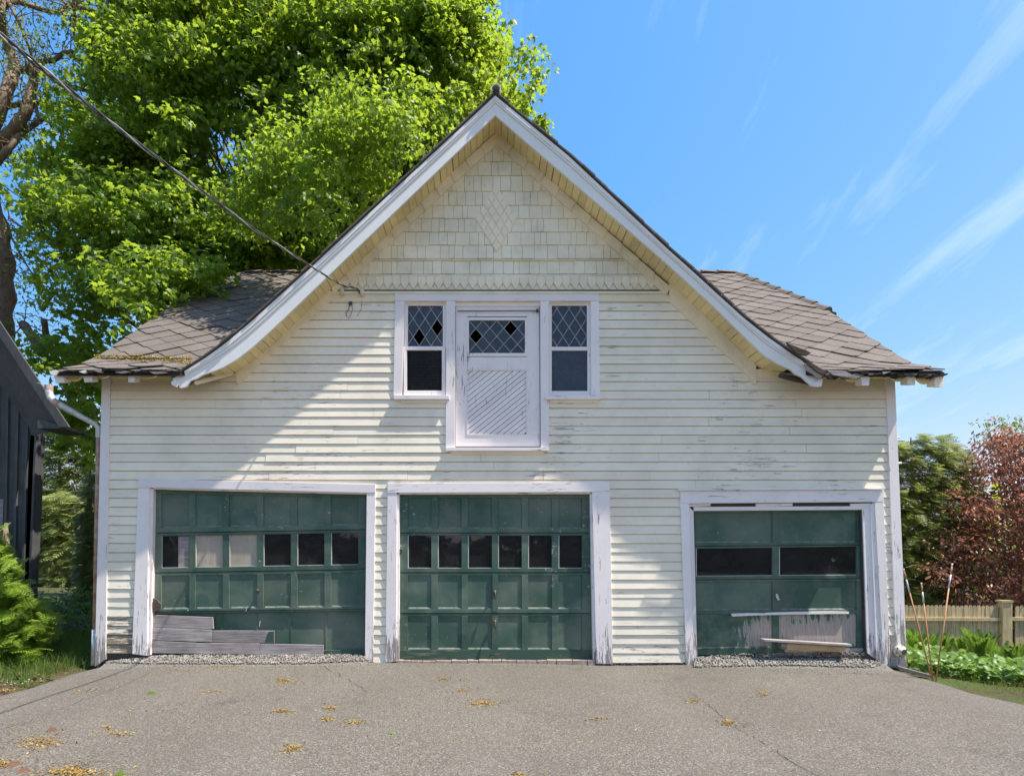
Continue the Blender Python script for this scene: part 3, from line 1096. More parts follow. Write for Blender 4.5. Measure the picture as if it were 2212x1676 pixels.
# diamond of small lozenges
dt, dr, db_, dl = (1071, 400), (1115.8, 473), (1073.4, 543), (1027.2, 474.5)
N = 5
bil = lambda a, b: (dt[0] + (dr[0] - dt[0]) * a + (dl[0] - dt[0]) * b, dt[1] + (dr[1] - dt[1]) * a + (dl[1] - dt[1]) * b)
for i in range(N):
    for j in range(N):
        g = 0.07
        q = [bil((i + g) / N, (j + g) / N), (bil((i + 1 - g) / N, (j + g) / N)), bil((i + 1 - g) / N, (j + 1 - g) / N), bil((i + g) / N, (j + 1 - g) / N)]
        f = [P(x, y, 0) for x, y in q]
        MB().prism([(p.x, -0.031, p.z) for p in f], [(p.x, -0.012, p.z) for p in f]).build('diamond_shingle', 'gable', front)
MB().px([(dt[0], dt[1] - 1), (dr[0] + 1, dr[1]), (db_[0], db_[1] + 1), (dl[0] - 1, dl[1])], -0.0205, 0.018).build('diamond_backing', 'gable', front)
# belt
MB().rect(704, 629, 1440, 634, -0.050, 0.05).build('belt_moulding', 'gable', front)
MB().px([(700, 634), (1437, 634), (1452, 651), (690, 651)], -0.030, 0.034).build('belt_board', 'gable', front)
MB().rect(853, 633, 1294.5, 650, -0.042, 0.044).build('header_board', 'trim_h', garage, bevel=0.002)
# ------------------------------------------------------------------ garage doors
YST, YPN, YRC = 0.040, 0.056, 0.075       # stile face, panel face, set-back lower part


def q4(mb, xa0, xa1, xb0, xb1, ya0, ya1, yb0, yb1, Y, th):
    """top edge from (xa0,ya0) to (xa1,ya1), bottom edge (xb0,yb0) to (xb1,yb1)"""
    return mb.px([(xa0, ya0), (xa1, ya1), (xb1, yb1), (xb0, yb0)], Y, th)


def casing(pts, mat='trim', Y=-0.040, th=0.044, name='door_casing'):
    return MB().px(pts, Y, th).build(name, mat, garage, bevel=0.003)


def make_door(leaf, cols, rows, pane_mats, label, stile_mat='green', putty=True):
    """leaf: left and right edge (x at top, x at bottom) and top, bottom y at the left and right; rows: (kind, top at left, top at right, bottom at left, bottom at right)"""
    (lx0, lx1), (rx0, rx1), (tl, tr), (bl_, br_) = leaf
    d = MB()
    d.px([(lx0, tl), (rx0, tr), (rx1, br_), (lx1, bl_)], YRC + 0.012, 0.02)
    # the core keeps clear of the glazed row
    d = MB()
    def lx(y): return lx0 + (lx1 - lx0) * (y - tl) / (bl_ - tl)
    def rx(y): return rx0 + (rx1 - rx0) * (y - tr) / (br_ - tr)
    gl = [r for r in rows if r[0] == 'glass'][0]
    d.px([(lx0, tl), (rx0, tr), (rx(gl[2]), gl[2] - 4), (lx(gl[1]), gl[1] - 4)], YRC + 0.004, 0.02)
    d.px([(lx(gl[3]), gl[3] + 4), (rx(gl[4]), gl[4] + 4), (rx1, br_), (lx1, bl_)], YRC + 0.004, 0.02)
    door = d.build('garage_door', 'green', garage)
    door['label'] = label

    def yy(r, x, bot):
        a, b = (r[3], r[4]) if bot else (r[1], r[2])
        return a + (b - a) * (x - lx0) / (rx0 - lx0)
    # rails
    edges = [(tl, tr)]
    for r in rows:
        edges += [(r[1], r[2]), (r[3], r[4])]
    edges.append((bl_, br_))
    for k in range(0, len(edges), 2):
        (a0, a1), (b0, b1) = edges[k], edges[k + 1]
        if b0 - a0 < 2:
            continue
        last = k == len(edges) - 2
        split = 7 < b0 - a0 < 40 and k > 0 and not last
        if split:       # the joint between two hinged sections
            m0, m1 = a0 + (b0 - a0) * 0.62, a1 + (b1 - a1) * 0.62
            MB().px([(lx(a0), a0), (rx(a1), a1), (rx(m1), m1 - 0.7), (lx(m0), m0 - 0.7)], YST, 0.03).build('rail', stile_mat, door, bevel=0.002)
            MB().px([(lx(m0), m0 + 0.7), (rx(m1), m1 + 0.7), (rx(b1), b1), (lx(b0), b0)], YST + 0.004, 0.03).build('rail', stile_mat, door, bevel=0.002)
        else:
            MB().px([(lx(a0), a0), (rx(a1), a1), (rx(b1), b1), (lx(b0), b0)], YST, 0.03).build('rail', 'green_old' if last else stile_mat, door, bevel=0.002)
    for r in rows:
        if r[0] == 'flat':
            continue
        xs_ = [None] + [v for c in cols for v in c] + [None]
        for k in range(0, len(xs_), 2):
            a, b = xs_[k], xs_[k + 1]
            ta, tb = (a if a is not None else lx(r[1])), (b if b is not None else rx(r[2]))
            ba, bb = (a if a is not None else lx(r[3])), (b if b is not None else rx(r[4]))
            MB().px([(ta, yy(r, ta, 0)), (tb, yy(r, tb, 0)), (bb, yy(r, bb, 1)), (ba, yy(r, ba, 1))], YST + 0.0015, 0.028).build('stile', stile_mat, door, bevel=0.002)
        for ci, (a, b) in enumerate(cols):
            pts = [(a - .5, yy(r, a, 0) - .5), (b + .5, yy(r, b, 0) - .5), (b + .5, yy(r, b, 1) + .5), (a - .5, yy(r, a, 1) + .5)]
            if r[0] == 'glass':
                MB().px(pts, YPN + 0.008, 0.003).build('pane', pane_mats[ci], door)
                mb = MB()
                w_ = 1.6
                mb.px([(a, pts[3][1] - w_), (b, pts[2][1] - w_), (b, pts[2][1] + .3), (a, pts[3][1] + .3)], YST + 0.009, 0.01)
                mb.px([(a, pts[0][1]), (a + w_, pts[0][1]), (a + w_, pts[3][1]), (a, pts[3][1])], YST + 0.0085, 0.01)
                mb.build('putty', 'putty', door)
            else:
                MB().px(pts, YPN, 0.012).build('door_panel', r[5] if len(r) > 5 else 'green', door)
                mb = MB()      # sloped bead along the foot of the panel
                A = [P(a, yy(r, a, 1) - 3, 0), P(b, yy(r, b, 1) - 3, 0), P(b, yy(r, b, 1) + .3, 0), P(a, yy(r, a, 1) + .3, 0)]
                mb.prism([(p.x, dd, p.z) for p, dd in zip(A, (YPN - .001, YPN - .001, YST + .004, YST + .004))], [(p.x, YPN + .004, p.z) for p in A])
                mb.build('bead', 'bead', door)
    return door


# first door: sagging, mended with planks
casing([(298.5, 1033), (811, 1046), (811, 1064), (792, 1064), (330, 1053), (298, 1053)], 'trim_h', -0.046, 0.05)
casing([(298, 1053.3), (322, 1053.3), (317, 1416), (285, 1412)])
casing([(792, 1064.3), (811, 1064.3), (806, 1430), (788, 1430)])
MB().px([(322, 1053.5), (331.5, 1056), (325, 1414), (317, 1416)], -0.016, 0.09).build('door_stop', 'trim', garage)
MB().px([(331, 1053), (792, 1064), (792, 1067.5), (331, 1056.5)], -0.016, 0.09).build('door_stop', 'trim_h', garage)
c1 = [(348.5, 408.5), (422, 481), (495, 555), (569, 628), (642, 700.5), (715, 774)]
door1 = make_door([(331, 324), (792, 788), (1056, 1068), (1412, 1412)], c1,
                  [('panel', 1066, 1074, 1140, 1133), ('glass', 1158, 1150, 1227, 1219), ('panel', 1243, 1236, 1316, 1310), ('flat', 1325, 1318, 1404, 1404)],
                  ['glass', 'ply', 'ply', 'glass', 'glass', 'glass'], 'sagging green overhead door with its broken lower section patched by planks')
# boards leaning behind three of its panes
for x0, x1, m in ((385, 408.3, 'greywood'),):
    MB().px([(x0, 1158), (x1, 1158), (x1, 1226), (x0, 1226.4)], YPN + 0.003, 0.004).build('backing_board', m, door1)
MB().px([(331, 1326), (788, 1319), (788, 1412), (331, 1412)], YRC, 0.01).build('door_panel', 'green', door1)
for x in (478, 553, 628, 703):
    MB().px([(x, 1324), (x + 3, 1324), (x + 3, 1404), (x, 1404)], YRC - 0.006, 0.006).build('batten', 'green', door1)
planks = [([(323, 1327.5), (459.5, 1333), (461, 1358), (323, 1354)], 0.022), ([(321.5, 1355), (456.5, 1360), (456.5, 1386), (320.5, 1382)], 0.014),
          ([(458, 1361.5), (592, 1362), (592, 1388), (458, 1386.5)], 0.020), ([(319, 1383), (424, 1388), (421, 1411), (318, 1410)], 0.010),
          ([(424.5, 1388.5), (560.5, 1389.5), (558.5, 1413.5), (421.5, 1411.5)], 0.013), ([(562, 1390), (699, 1393), (697, 1418), (559, 1415)], 0.017)]
for i, (pts, Y) in enumerate(planks):
    MB().px(pts, Y, 0.02).build('repair_plank', 'greywood', door1, bevel=0.002)
MB().px([(580, 1364), (592, 1363), (592, 1387), (572, 1386), (575, 1375)], 0.0185, 0.001).build('paint_stain', 'green_old', door1)
mb = MB(); p = P(559, 1275, YST); mb.tube([p, p + Vector((0, -0.035, 0))], [0.012, 0.02], 10); mb.tube([p + Vector((0, -.035, 0)), p + Vector((0, -.05, 0))], [0.024, 0.016], 10)
mb.build('knob', 'iron', door1, True)
mb = MB(); mb.px([(324, 1290), (340, 1296), (346, 1304), (341, 1318), (330, 1322), (325, 1318)], 0.010, 0.03); mb.px([(328, 1300), (336, 1303), (334, 1314), (328, 1312)], 0.0, 0.012)
mb.build('hinge', 'iron', door1)
for x, y, h in ((562, 1345, 12), (533, 1316, 9), (407, 1318, 6)):
    p = P(x, y, YST - 0.004)
    MB().tube([p, p + Vector((0.006, -0.02, 0.03)), p + Vector((-0.004, -0.012, 0.03 - h / 169))], 0.0045, 6).build('bent_nail', 'putty', door1)

# second door
casing([(837, 1043), (1317.5, 1041.5), (1317.7, 1060), (1279, 1062.5), (837, 1064)], 'trim_h', -0.046, 0.05)
casing([(837, 1064.3), (857.5, 1064.3), (856, 1429), (832.5, 1430)])
casing([(1279, 1062.8), (1317.5, 1060.3), (1324, 1434), (1288, 1433)])
MB().px([(857.5, 1063), (862.5, 1065), (862, 1428), (856, 1429)], -0.016, 0.09).build('door_stop', 'trim', garage)
MB().px([(1274.5, 1065), (1279.3, 1063), (1288, 1432), (1281, 1426)], -0.016, 0.09).build('door_stop', 'trim', garage)
MB().px([(857, 1062.5), (1279, 1061), (1279, 1066.5), (857, 1067.5)], -0.016, 0.09).build('door_stop', 'trim_h', garage)
c2 = [(881, 931.5), (946, 997), (1011, 1062.5), (1076, 1127), (1141, 1192), (1206.5, 1257)]
door2 = make_door([(862.5, 861.5), (1275, 1281), (1067.5, 1066.5), (1423, 1424)], c2,
                  [('panel', 1075, 1075, 1141, 1141), ('glass', 1156.5, 1156.5, 1227, 1227), ('panel', 1242, 1242, 1315, 1315), ('panel', 1330, 1330, 1403, 1403)],
                  ['glass'] * 6, 'straight green overhead door with six panes and eighteen panels, brick sill below')
MB().px([(1064, 1238), (1074, 1238), (1074, 1320), (1064, 1320)], YST - 0.006, 0.006).build('lock_plate', 'green', door2)
for y in (1278, 1342):
    p = P(1069, y, YST - 0.006)
    mb = MB(); mb.tube([p, p + Vector((0, -0.02, 0))], 0.022, 12); mb.tube([p + Vector((0, -.02, 0)), p + Vector((0, -.045, 0.0)), p + Vector((0.004, -.05, -0.09))], [0.010, 0.010, 0.007], 8)
    mb.build('handle', 'iron', door2, True)
p = P(1071.5, 1412, YST)
mb = MB(); mb.tube([p + Vector((-.06, 0, 0)), p + Vector((-.055, -.03, 0)), p + Vector((.055, -.03, 0)), p + Vector((.06, 0, 0))], 0.008, 8)
mb.build('lift_handle', 'iron', door2, True)
p = P(867, 1192, YST)
mb = MB(); mb.tube([p, p + Vector((-.01, -.05, .03)), p + Vector((.03, -.06, 0.03))], 0.009, 8); mb.build('hook', 'iron', door2, True)
# bricks under the second door
x = 857
while x < 1286:
    w_ = random.uniform(20, 36)
    y0 = 1426 + random.uniform(-.8, 1.2)
    MB().px([(x + .6, y0), (min(x + w_, 1287) - .6, y0 + random.uniform(-.7, .7)), (min(x + w_, 1287) - .6, 1440), (x + .6, 1440)], -0.022 - random.uniform(0, .012), 0.12).build('brick', 'brick', garage, bevel=0.004)
    x += w_

# third door
casing([(1470, 1060), (1909, 1058.5), (1909, 1083.5), (1489, 1087), (1470, 1087)], 'trim_h', -0.044, 0.048)
MB().px([(1466, 1055.5), (1909.5, 1054), (1909.5, 1057.5), (1466, 1059)], -0.066, 0.07).build('drip_cap', 'trim_h', garage)
casing([(1470, 1087.3), (1489, 1087.3), (1499, 1436), (1482.5, 1437)])
MB().px([(1489, 1092), (1498, 1094), (1506, 1416), (1499, 1436)], -0.014, 0.09).build('door_stop', 'trim', garage)
MB().px([(1489, 1094.5), (1886, 1093), (1868, 1100.5), (1497, 1103)], -0.014, 0.09).build('door_stop', 'trim_h', garage)
for x0, x1 in ((1489.5, 1535), (1633, 1712), (1837, 1886)):
    MB().px([(x0, 1087.5), (x1, 1086.5), (x1, 1092.6), (x0, 1094)], -0.010, 0.05).build('head_strip', 'trim_h', garage)
MB().px([(1489, 1086), (1886, 1084.5), (1886, 1095), (1489, 1096)], 0.06, 0.02).build('head_gap', 'tar', garage)
casing([(1889.3, 1084), (1909, 1083.8), (1924, 1440), (1908, 1434)], 'trim', -0.042, 0.046)
casing([(1880, 1091), (1888.8, 1085), (1907.5, 1434), (1893, 1424)], 'trim', -0.030, 0.034)
casing([(1863, 1098), (1879.6, 1093), (1892.5, 1424), (1873.5, 1410)], 'trim', -0.012, 0.09)
MB().px([(1924.5, 1371), (1938, 1371), (1939.5, 1442), (1924.5, 1440)], -0.034, 0.03).build('corner_patch', 'greywood', garage)
c3 = [(1503.5, 1668.5), (1683, 1850.5)]
door3 = make_door([(1498, 1505.5), (1862.5, 1873), (1103, 1101), (1415, 1405)], c3,
                  [('panel', 1108, 1104, 1172, 1171), ('glass', 1185, 1179.5, 1244.5, 1241.5), ('panel', 1257, 1254, 1319, 1317, 'green'), ('panel', 1326, 1324, 1402, 1395, 'green_peel')],
                  ['glass', 'glass'], 'green overhead door with two wide panes and a lower panel peeled to bare wood')
MB().px([(1498, 1395), (1505, 1390), (1506, 1424), (1499, 1424)], 0.03, 0.02).build('rail', 'greywood', door3)
strip(MB(), [(1580, 1325), (1640, 1323.5), (1720, 1321), (1800, 1320), (1834, 1321)], [(1582, 1331), (1640, 1328.5), (1720, 1326.5), (1800, 1325.5), (1834, 1325.5)], YST - 0.022, 0.02).build('loose_moulding', 'trim_h', door3)
mb = MB(); p = P(1679, 1290, YST); mb.px([(1676, 1282), (1680, 1282), (1684.5, 1295), (1681, 1297), (1677, 1290)], YST - 0.018, 0.016); mb.build('handle', 'steel', door3)
MB().px([(1695, 1402), (1866, 1399), (1870, 1406), (1695, 1412)], YST - 0.004, 0.02).build('rail', 'greywood', door3)
# interior dark partition behind doors
MB().box((0.2, 2.6, 1.25), (XR - XL - 0.4, 0.06, 2.6)).build('partition_wall', 'inside', garage)

# ------------------------------------------------------------------ loft windows and loft door
YG = 0.020


def bar(mb, x0, y0, x1, y1, w, Y, th):
    L = math.hypot(x1 - x0, y1 - y0)
    nx, ny = -(y1 - y0) / L * w / 2, (x1 - x0) / L * w / 2
    return mb.px([(x0 + nx, y0 + ny), (x1 + nx, y1 + ny), (x1 - nx, y1 - ny), (x0 - nx, y0 - ny)], Y, th)


def leaded(parent, rect, cx, cy, a, b, missing):
    """diamond panes set in lead: every pane a piece, broken ones left out"""
    x0, y0, x1, y1 = rect
    R = [(x0, y0), (x1, y0), (x1, y1), (x0, y1)]
    for i in range(-12, 13):
        for j in range(-12, 13):
            if (i + j) % 2 or (i, j) in missing:
                continue
            X, Y_ = cx + i * a, cy + j * b
            q = clip_poly([(X - a, Y_), (X, Y_ - b), (X + a, Y_), (X, Y_ + b)], R)
            if len(q) < 3 or area(q) < 6:
                continue
            ti = random.uniform(-.002, .002)
            f = [P(x, y, YG) for x, y in q]
            fx = sum(p.x for p in f) / len(f)
            MB().prism([(p.x, YG + ti + (p.x - fx) * random.choice((-.012, .012)), p.z) for p in f], [(p.x, YG + 0.006, p.z) for p in f]).build('pane', 'glass_loft', parent)
    cm = MB()
    for s in (1, -1):
        for k in range(-25, 26):
            c0 = cx / a + s * cy / b + 2 * k + 1       # x/a + s*y/b = c0
            pts = []
            for x in (x0, x1):
                y = (c0 - x / a) * b * s
                if y0 - .01 <= y <= y1 + .01: pts.append((x, y))
            for y in (y0, y1):
                x = (c0 - s * y / b) * a
                if x0 - .01 <= x <= x1 + .01: pts.append((x, y))
            if len(pts) >= 2:
                pts.sort()
                if math.dist(pts[0], pts[-1]) > 4:
                    bar(cm, *pts[0], *pts[-1], 1.5, YG - 0.006 - 0.001 * s, 0.012)
    cm.build('came', 'lead', parent)


def frame(mb, x0, y0, x1, y1, w, Y, th):
    l, t_, r, b = w if isinstance(w, tuple) else (w,) * 4
    mb.rect(x0 - l, y0 - t_, x1 + r, y0, Y, th)
    mb.rect(x0 - l, y1, x1 + r, y1 + b, Y, th)
    mb.rect(x0 - l, y0 + .01, x0, y1 - .01, Y + .0005, th)
    mb.rect(x1, y0 + .01, x1 + r, y1 - .01, Y + .0005, th)
    return mb


# left window
win1 = frame(MB(), 881, 660, 956.5, 748, (8, 6, 8, 3), 0.0, 0.03).build('window', 'trim', garage, bevel=0.002)
win1['label'] = 'leaded window with two broken diamond panes and a blind below'
leaded(win1, (881, 660, 956.5, 748), 905.4, 727.6, 13, 19.8, {(0, 0), (3, -1)})
frame(MB(), 878.8, 756, 954.5, 843.5, (7, 7, 8, 10), -0.010, 0.03).build('lower_sash', 'trim', win1, bevel=0.002)
MB().rect(878, 755, 955.5, 844, 0.012, 0.003).build('pane', 'glass_clear', win1)
for k in range(14):
    y = 758 + k * 6.3
    a_, b_ = P(886, y, 0.10), P(948, y, 0.10)
    MB().prism([(a_.x, 0.09, a_.z), (b_.x, 0.09, b_.z), (b_.x, 0.115, b_.z - 0.022), (a_.x, 0.115, a_.z - 0.022)], [(a_.x, 0.092, a_.z - .003), (b_.x, 0.092, b_.z - .003), (b_.x, 0.117, b_.z - 0.025), (a_.x, 0.117, a_.z - 0.025)]).build('blind_slat', 'iron', win1)
MB().px([(853.6, 650.5), (873.5, 650.5), (868, 853), (849.6, 853)], -0.036, 0.04).build('window_casing', 'trim', garage, bevel=0.002)
MB().px([(850, 853), (970.5, 854), (970.5, 862), (850.5, 862)], -0.075, 0.09).build('window_sill', 'trim_h', garage, bevel=0.003)
MB().px([(866, 862.3), (964, 862.3), (964, 870), (866, 870)], -0.036, 0.04).build('apron', 'siding', garage)
# right window
win2 = frame(MB(), 1192, 660, 1268, 749, (8, 6, 8, 3), 0.0, 0.03).build('window', 'trim', garage, bevel=0.002)
win2['label'] = 'leaded window with all its diamond panes above one plain pane'
leaded(win2, (1192, 660, 1268, 749), 1216, 707, 13, 20, set())
frame(MB(), 1192, 757, 1269, 844.5, (8, 8, 7, 10), -0.010, 0.03).build('lower_sash', 'trim', win2, bevel=0.002)
MB().rect(1191, 756, 1270, 845, 0.012, 0.003).build('pane', 'glass_loft', win2)
MB().px([(1276, 650.5), (1294.4, 650.5), (1296, 854), (1277, 854)], -0.036, 0.04).build('window_casing', 'trim', garage, bevel=0.002)
MB().px([(1177, 854.3), (1297, 854.3), (1297, 862), (1177, 862)], -0.075, 0.09).build('window_sill', 'trim_h', garage, bevel=0.003)
MB().rect(1188, 862.3, 1292, 870, -0.036, 0.04).build('apron', 'siding', garage)
MB().rect(873.5, 650.3, 964, 655, -0.014, 0.03).build('window_casing', 'trim_h', garage)
MB().rect(1186, 650.3, 1276, 655, -0.014, 0.03).build('window_casing', 'trim_h', garage)
# loft door
MB().px([(964, 650.5), (983.5, 650.5), (983, 966), (962.5, 966)], -0.040, 0.05).build('door_casing', 'trim', garage, bevel=0.003)
MB().px([(1167, 650.5), (1186, 650.5), (1186, 966), (1168.5, 966)], -0.040, 0.05).build('door_casing', 'trim', garage, bevel=0.003)
MB().rect(962.5, 966.3, 1186, 973.5, -0.080, 0.10).build('door_sill', 'trim_h', garage, bevel=0.003)
MB().rect(973, 973.8, 1176, 981, -0.036, 0.04).build('apron', 'siding', garage)
MB().rect(983.5, 650.3, 1167, 661, -0.006, 0.03).build('door_stop', 'trim_h', garage)
ld = MB()
ld.rect(984, 661.5, 1166.5, 683.5, 0.008, 0.03)
ld.rect(984, 683.6, 1009, 939, 0.0085, 0.03)
ld.rect(1138.5, 683.6, 1166.5, 939, 0.0085, 0.03)
ld.rect(984, 939.1, 1166.5, 966, 0.008, 0.03)
ld.rect(1009.1, 771, 1138.4, 797, 0.008, 0.03)
loft = ld.build('loft_door', 'trim', garage, bevel=0.002)
frame(MB(), 1013, 691.5, 1134, 762.5, (4, 6, 4.5, 7), 0.0, 0.03).build('pane_frame', 'trim', loft, bevel=0.002)
leaded(loft, (1013, 691.5, 1134, 762.5), 1028, 726.4, 15, 17, {(0, 0), (5, -1)})
frame(MB(), 1010.5, 800, 1137, 937.5, (2.5, 3, 2.5, 2), 0.002, 0.03).build('panel_moulding', 'trim', loft)
R = [(1010.5, 800), (1137, 800), (1137, 937.5), (1010.5, 937.5)]
for k in range(-4, 30):
    o_ = 790 + k * 11.9
    # boards rise to the right
    q = [(990, o_ + 0.0), (1160, o_ - 170 * 0.80), (1160, o_ - 170 * 0.80 + 10.4), (990, o_ + 10.4)]
    q = clip_poly(q, R)
    if len(q) >= 3 and area(q) > 8:
        MB().px(q, 0.012 + random.uniform(0, .003), 0.012).build('diagonal_board', 'trim', loft)
MB().px(R, 0.026, 0.004).build('panel_backing', 'inside', loft)
mb = MB(); a_, b_ = P(988, 672, -0.012), P(1160, 671, -0.012)
mb.tube([a_, b_], 0.006, 6); mb.tube([b_ + Vector((-0.01, 0, 0)), b_ + Vector((0.02, 0, 0))], 0.022, 10)
mb.build('slide_rod', 'iron', loft, True)

# ------------------------------------------------------------------ eaves: rafter tails, scalloped blocks, broken edges
for pts, Y in (([(113, 800), (135, 802), (138.5, 826), (121, 828)], -0.37), ([(177, 803), (196, 803), (199, 824), (182, 826)], -0.37), ([(276, 803), (290, 803), (289, 825), (277, 826)], -0.37),
               ([(1860, 811), (1879, 811), (1878, 833), (1862, 833)], -0.37), ([(1960, 812), (1979, 811), (1977, 832), (1961, 832)], -0.37), ([(2021, 810), (2039.5, 813), (2037, 837), (2018, 836)], -0.37)):
    f_ = [P(x, y, Y) for x, y in pts]
    MB().prism(f_, [(p.x, Y + 0.12, p.z + (0.035 if p.z < f_[0].z - .05 else 0)) for p in f_]).build('rafter_tail', 'trim' if pts[0][0] < 1870 else 'siding_rot', garage, bevel=0.004)


def scallop(x0, x1, y0, d, Y, mat='soffit'):
    pts = [(x0, y0), (x1, y0)]
    for k in range(13):
        w = math.pi * k / 12
        pts.append((x1 - (x1 - x0) * (k / 12), y0 + 5 + d * math.sin(w) ** 0.6))
    MB().px(pts, Y, 0.03).build('scalloped_block', mat, garage)


for x0, x1, d in ((136, 178, 15), (198, 236, 9), (290, 340, 9), (1880, 1958, 2), (1980, 2019, 15), (1925, 1960, 9), (1826, 1860, 10)):
    scallop(x0, x1, 803 if x0 < 1000 else 809, d, -0.30)
# board ends along the eaves and torn bits of roofing
for x0, x1, n, ys_ in ((118, 372, 15, 799), (1782, 2046, 17, 806)):
    for k in range(n):
        xa = x0 + (x1 - x0) * k / n
        xb = xa + random.uniform(0.7, 1.5) * (x1 - x0) / n
        xb = min(xb, x1 + 2)
        y = ys_ + random.uniform(-3, 2.5)
        t0, t1 = random.uniform(1.5, 5), random.uniform(1, 5)
        dy = random.uniform(-2, 2)
        m = random.choice(['tar', 'tar', 'darkwood', 'tar', 'greywood', 'shingle', 'darkwood', 'shingle'])
        MB().px([(xa, y), (xb, y + dy), (xb - random.uniform(0, 4), y + dy + t1), (xa + random.uniform(0, 5), y + t0)], -0.405 - random.uniform(0, 0.05), 0.12).build('torn_edge', m, roof_o)
MB().px([(119, 800), (372, 800), (372, 807), (122, 806)], -0.385, 0.03).build('eave_board', 'darkwood', garage)
MB().px([(1782, 806), (2036, 806), (2032, 812), (1782, 813)], -0.385, 0.03).build('eave_board', 'darkwood', garage)
for pts, m, Y in (([(1728, 752), (1742, 757), (1752, 762), (1744, 768), (1722, 764), (1700, 741)], 'darkwood', -0.46), ([(1736, 779), (1758, 788), (1768, 795), (1800, 806), (1798, 818), (1770, 806)], 'darkwood', -0.44),
                  ([(1685, 806), (1720, 812), (1742, 822), (1748, 830), (1712, 822), (1684, 814)], 'darkwood', -0.30), ([(1786, 799), (1826, 801), (1840, 809), (1862, 813), (1850, 817), (1800, 810)], 'greywood', -0.45),
                  ([(1738, 786), (1762, 796), (1778, 812), (1772, 818), (1748, 802)], 'greywood', -0.42), ([(1752, 834), (1772, 818), (1778, 818), (1775, 834), (1768, 835)], 'trim', -0.38),
                  ([(106, 802), (120, 799), (126, 803), (120, 811), (110, 809)], 'trim_h', -0.42), ([(170, 803), (184, 799), (190, 803), (180, 806)], 'trim_h', -0.44), ([(248, 804), (270, 801), (282, 803), (262, 806)], 'greywood', -0.45),
                  ([(322, 803), (348, 803), (362, 805), (332, 807)], 'greywood', -0.44), ([(369, 826), (378, 818), (384, 830), (381, 836), (372, 832)], 'trim', -0.38)):
    MB().px(pts, Y, 0.025).build('splinter', m, garage)
# small stay under the left foot of the gable
p0, p1 = P(420, 826, -0.30), P(498, 806, -0.06)
MB().prism([p0 + Vector((0, 0, .015)), p1 + Vector((0, 0, .015)), p1 - Vector((0, 0, .02)), p0 - Vector((0, 0, .02))], [q + Vector((0.02, 0.03, 0)) for q in (p0 + Vector((0, 0, .015)), p1 + Vector((0, 0, .015)), p1 - Vector((0, 0, .02)), p0 - Vector((0, 0, .02)))]).build('stay', 'gable', garage)

# downspout at the corner
path = [((106, 833), -.16), ((106, 846), -.16), ((109, 858), -.16), ((118, 868), -.155), ((134, 877), -.14), ((170, 897), -.09), ((205, 916), -.02), ((212, 924), 0.0), ((213, 945), 0.02)]
ds = MB()
pp = [P(x, y, Y) for (x, y), Y in path]
ds.tube(pp, [.043, .042, .041, .041, .040, .036, .033, .033, .033], 12, False)
down = ds.build('downspout', 'steel', garage, True)
MB().tube([P(213, 945, 0.02), P(212, 1000, 0.02), P(205, 1360, 0.02)], 0.030, 10).build('pipe', 'rust', down, True)
MB().tube([P(205, 1358, 0.015), P(202.5, 1436, 0.01)], 0.034, 10).build('pipe', 'steel', down, True)
for a_, b_ in ((0, 1), (3, 4)):
    MB().tube([pp[a_].lerp(pp[b_], 0.0), pp[a_].lerp(pp[b_], 0.7)], 0.0445, 12, False).build('rust_band', 'rust', down, True)
MB().tube([P(80, 827, -.16), P(88, 829, -.16), P(96, 834, -.16), P(101, 840, -.16)], 0.005, 6).build('hanger_wire', 'cable_bare', down)

# insulators, wire stubs and a pipe flange
for x, y in ((873, 747), (924, 748)):
    x, y = x / 1.18, y / 1.18
    p = P(x, y, -0.03)
    mb = MB(); mb.tube([p + Vector((0, 0, .035)), p + Vector((0, -.045, .03))], [.022, .022], 10); mb.tube([p + Vector((0, -.03, .045)), p + Vector((0, -.035, 0)), p + Vector((0, -.03, -.05))], [.024, .030, .018], 10)
    mb.build('insulator', 'porcelain', garage, True)
mb = MB(); mb.rect(753, 651, 760, 657, -0.05, 0.03)
mb.tube([P(756, 656, -.05), P(753, 668, -.05), P(747, 678, -.04), P(749, 684, -.03)], .0045, 6)
mb.tube([P(759, 656, -.05), P(762, 668, -.06), P(757, 682, -.05), P(752, 688, -.03)], .003, 6)
mb.tube([P(782, 650, -.04), P(780, 668, -.05), P(771, 684, -.03)], .0025, 6)
mb.build('wire_stub', 'cable', garage)
p = P(1944.5, 1406, -0.05)
mb = MB()
mb.tube([p + Vector((0, .02, 0)), p + Vector((0, -.01, 0))], .075, 20)
mb.tube([p + Vector((0, -.01, 0)), p + Vector((0, -.03, 0))], .052, 16)
mb.tube([p + Vector((0, -.03, 0)), p + Vector((0, -.07, 0))], [.036, .034], 14, False)
fl_ = mb.build('pipe_flange', 'porcelain', garage, True)
MB().tube([p + Vector((0, -.05, 0)), p + Vector((0, -.0695, 0))], .029, 12).build('pipe_bore', 'iron', fl_)
for k in range(6):
    w = k * math.pi / 3 + .3
    MB().tube([p + Vector((.061 * math.cos(w), -.008, .061 * math.sin(w))), p + Vector((.061 * math.cos(w), -.022, .061 * math.sin(w)))], .008, 6).build('bolt', 'iron', fl_)
for x, y, l in ((1937, 1000, 10), (1937, 945, 6)):
    MB().tube([P(x - 3, y, 0.02), P(x + l, y, 0.02)], .012, 8).build('stub', 'trim', garage)

# service cable
cab = [P(779, 636, -.06), P(772, 625, -.10), P(762, 621, -.16), P(748, 620, -.22), P(735, 614, -.30), P(715, 603, -.55), P(690, 587, -.9), P(640, 555, -1.5), P(560, 503, -2.2), P(470, 438, -2.9), P(370, 364, -3.5), P(250, 274, -4.0), P(120, 172, -4.4), P(0, 76, -4.65), P(-250, -125, -5.0)]


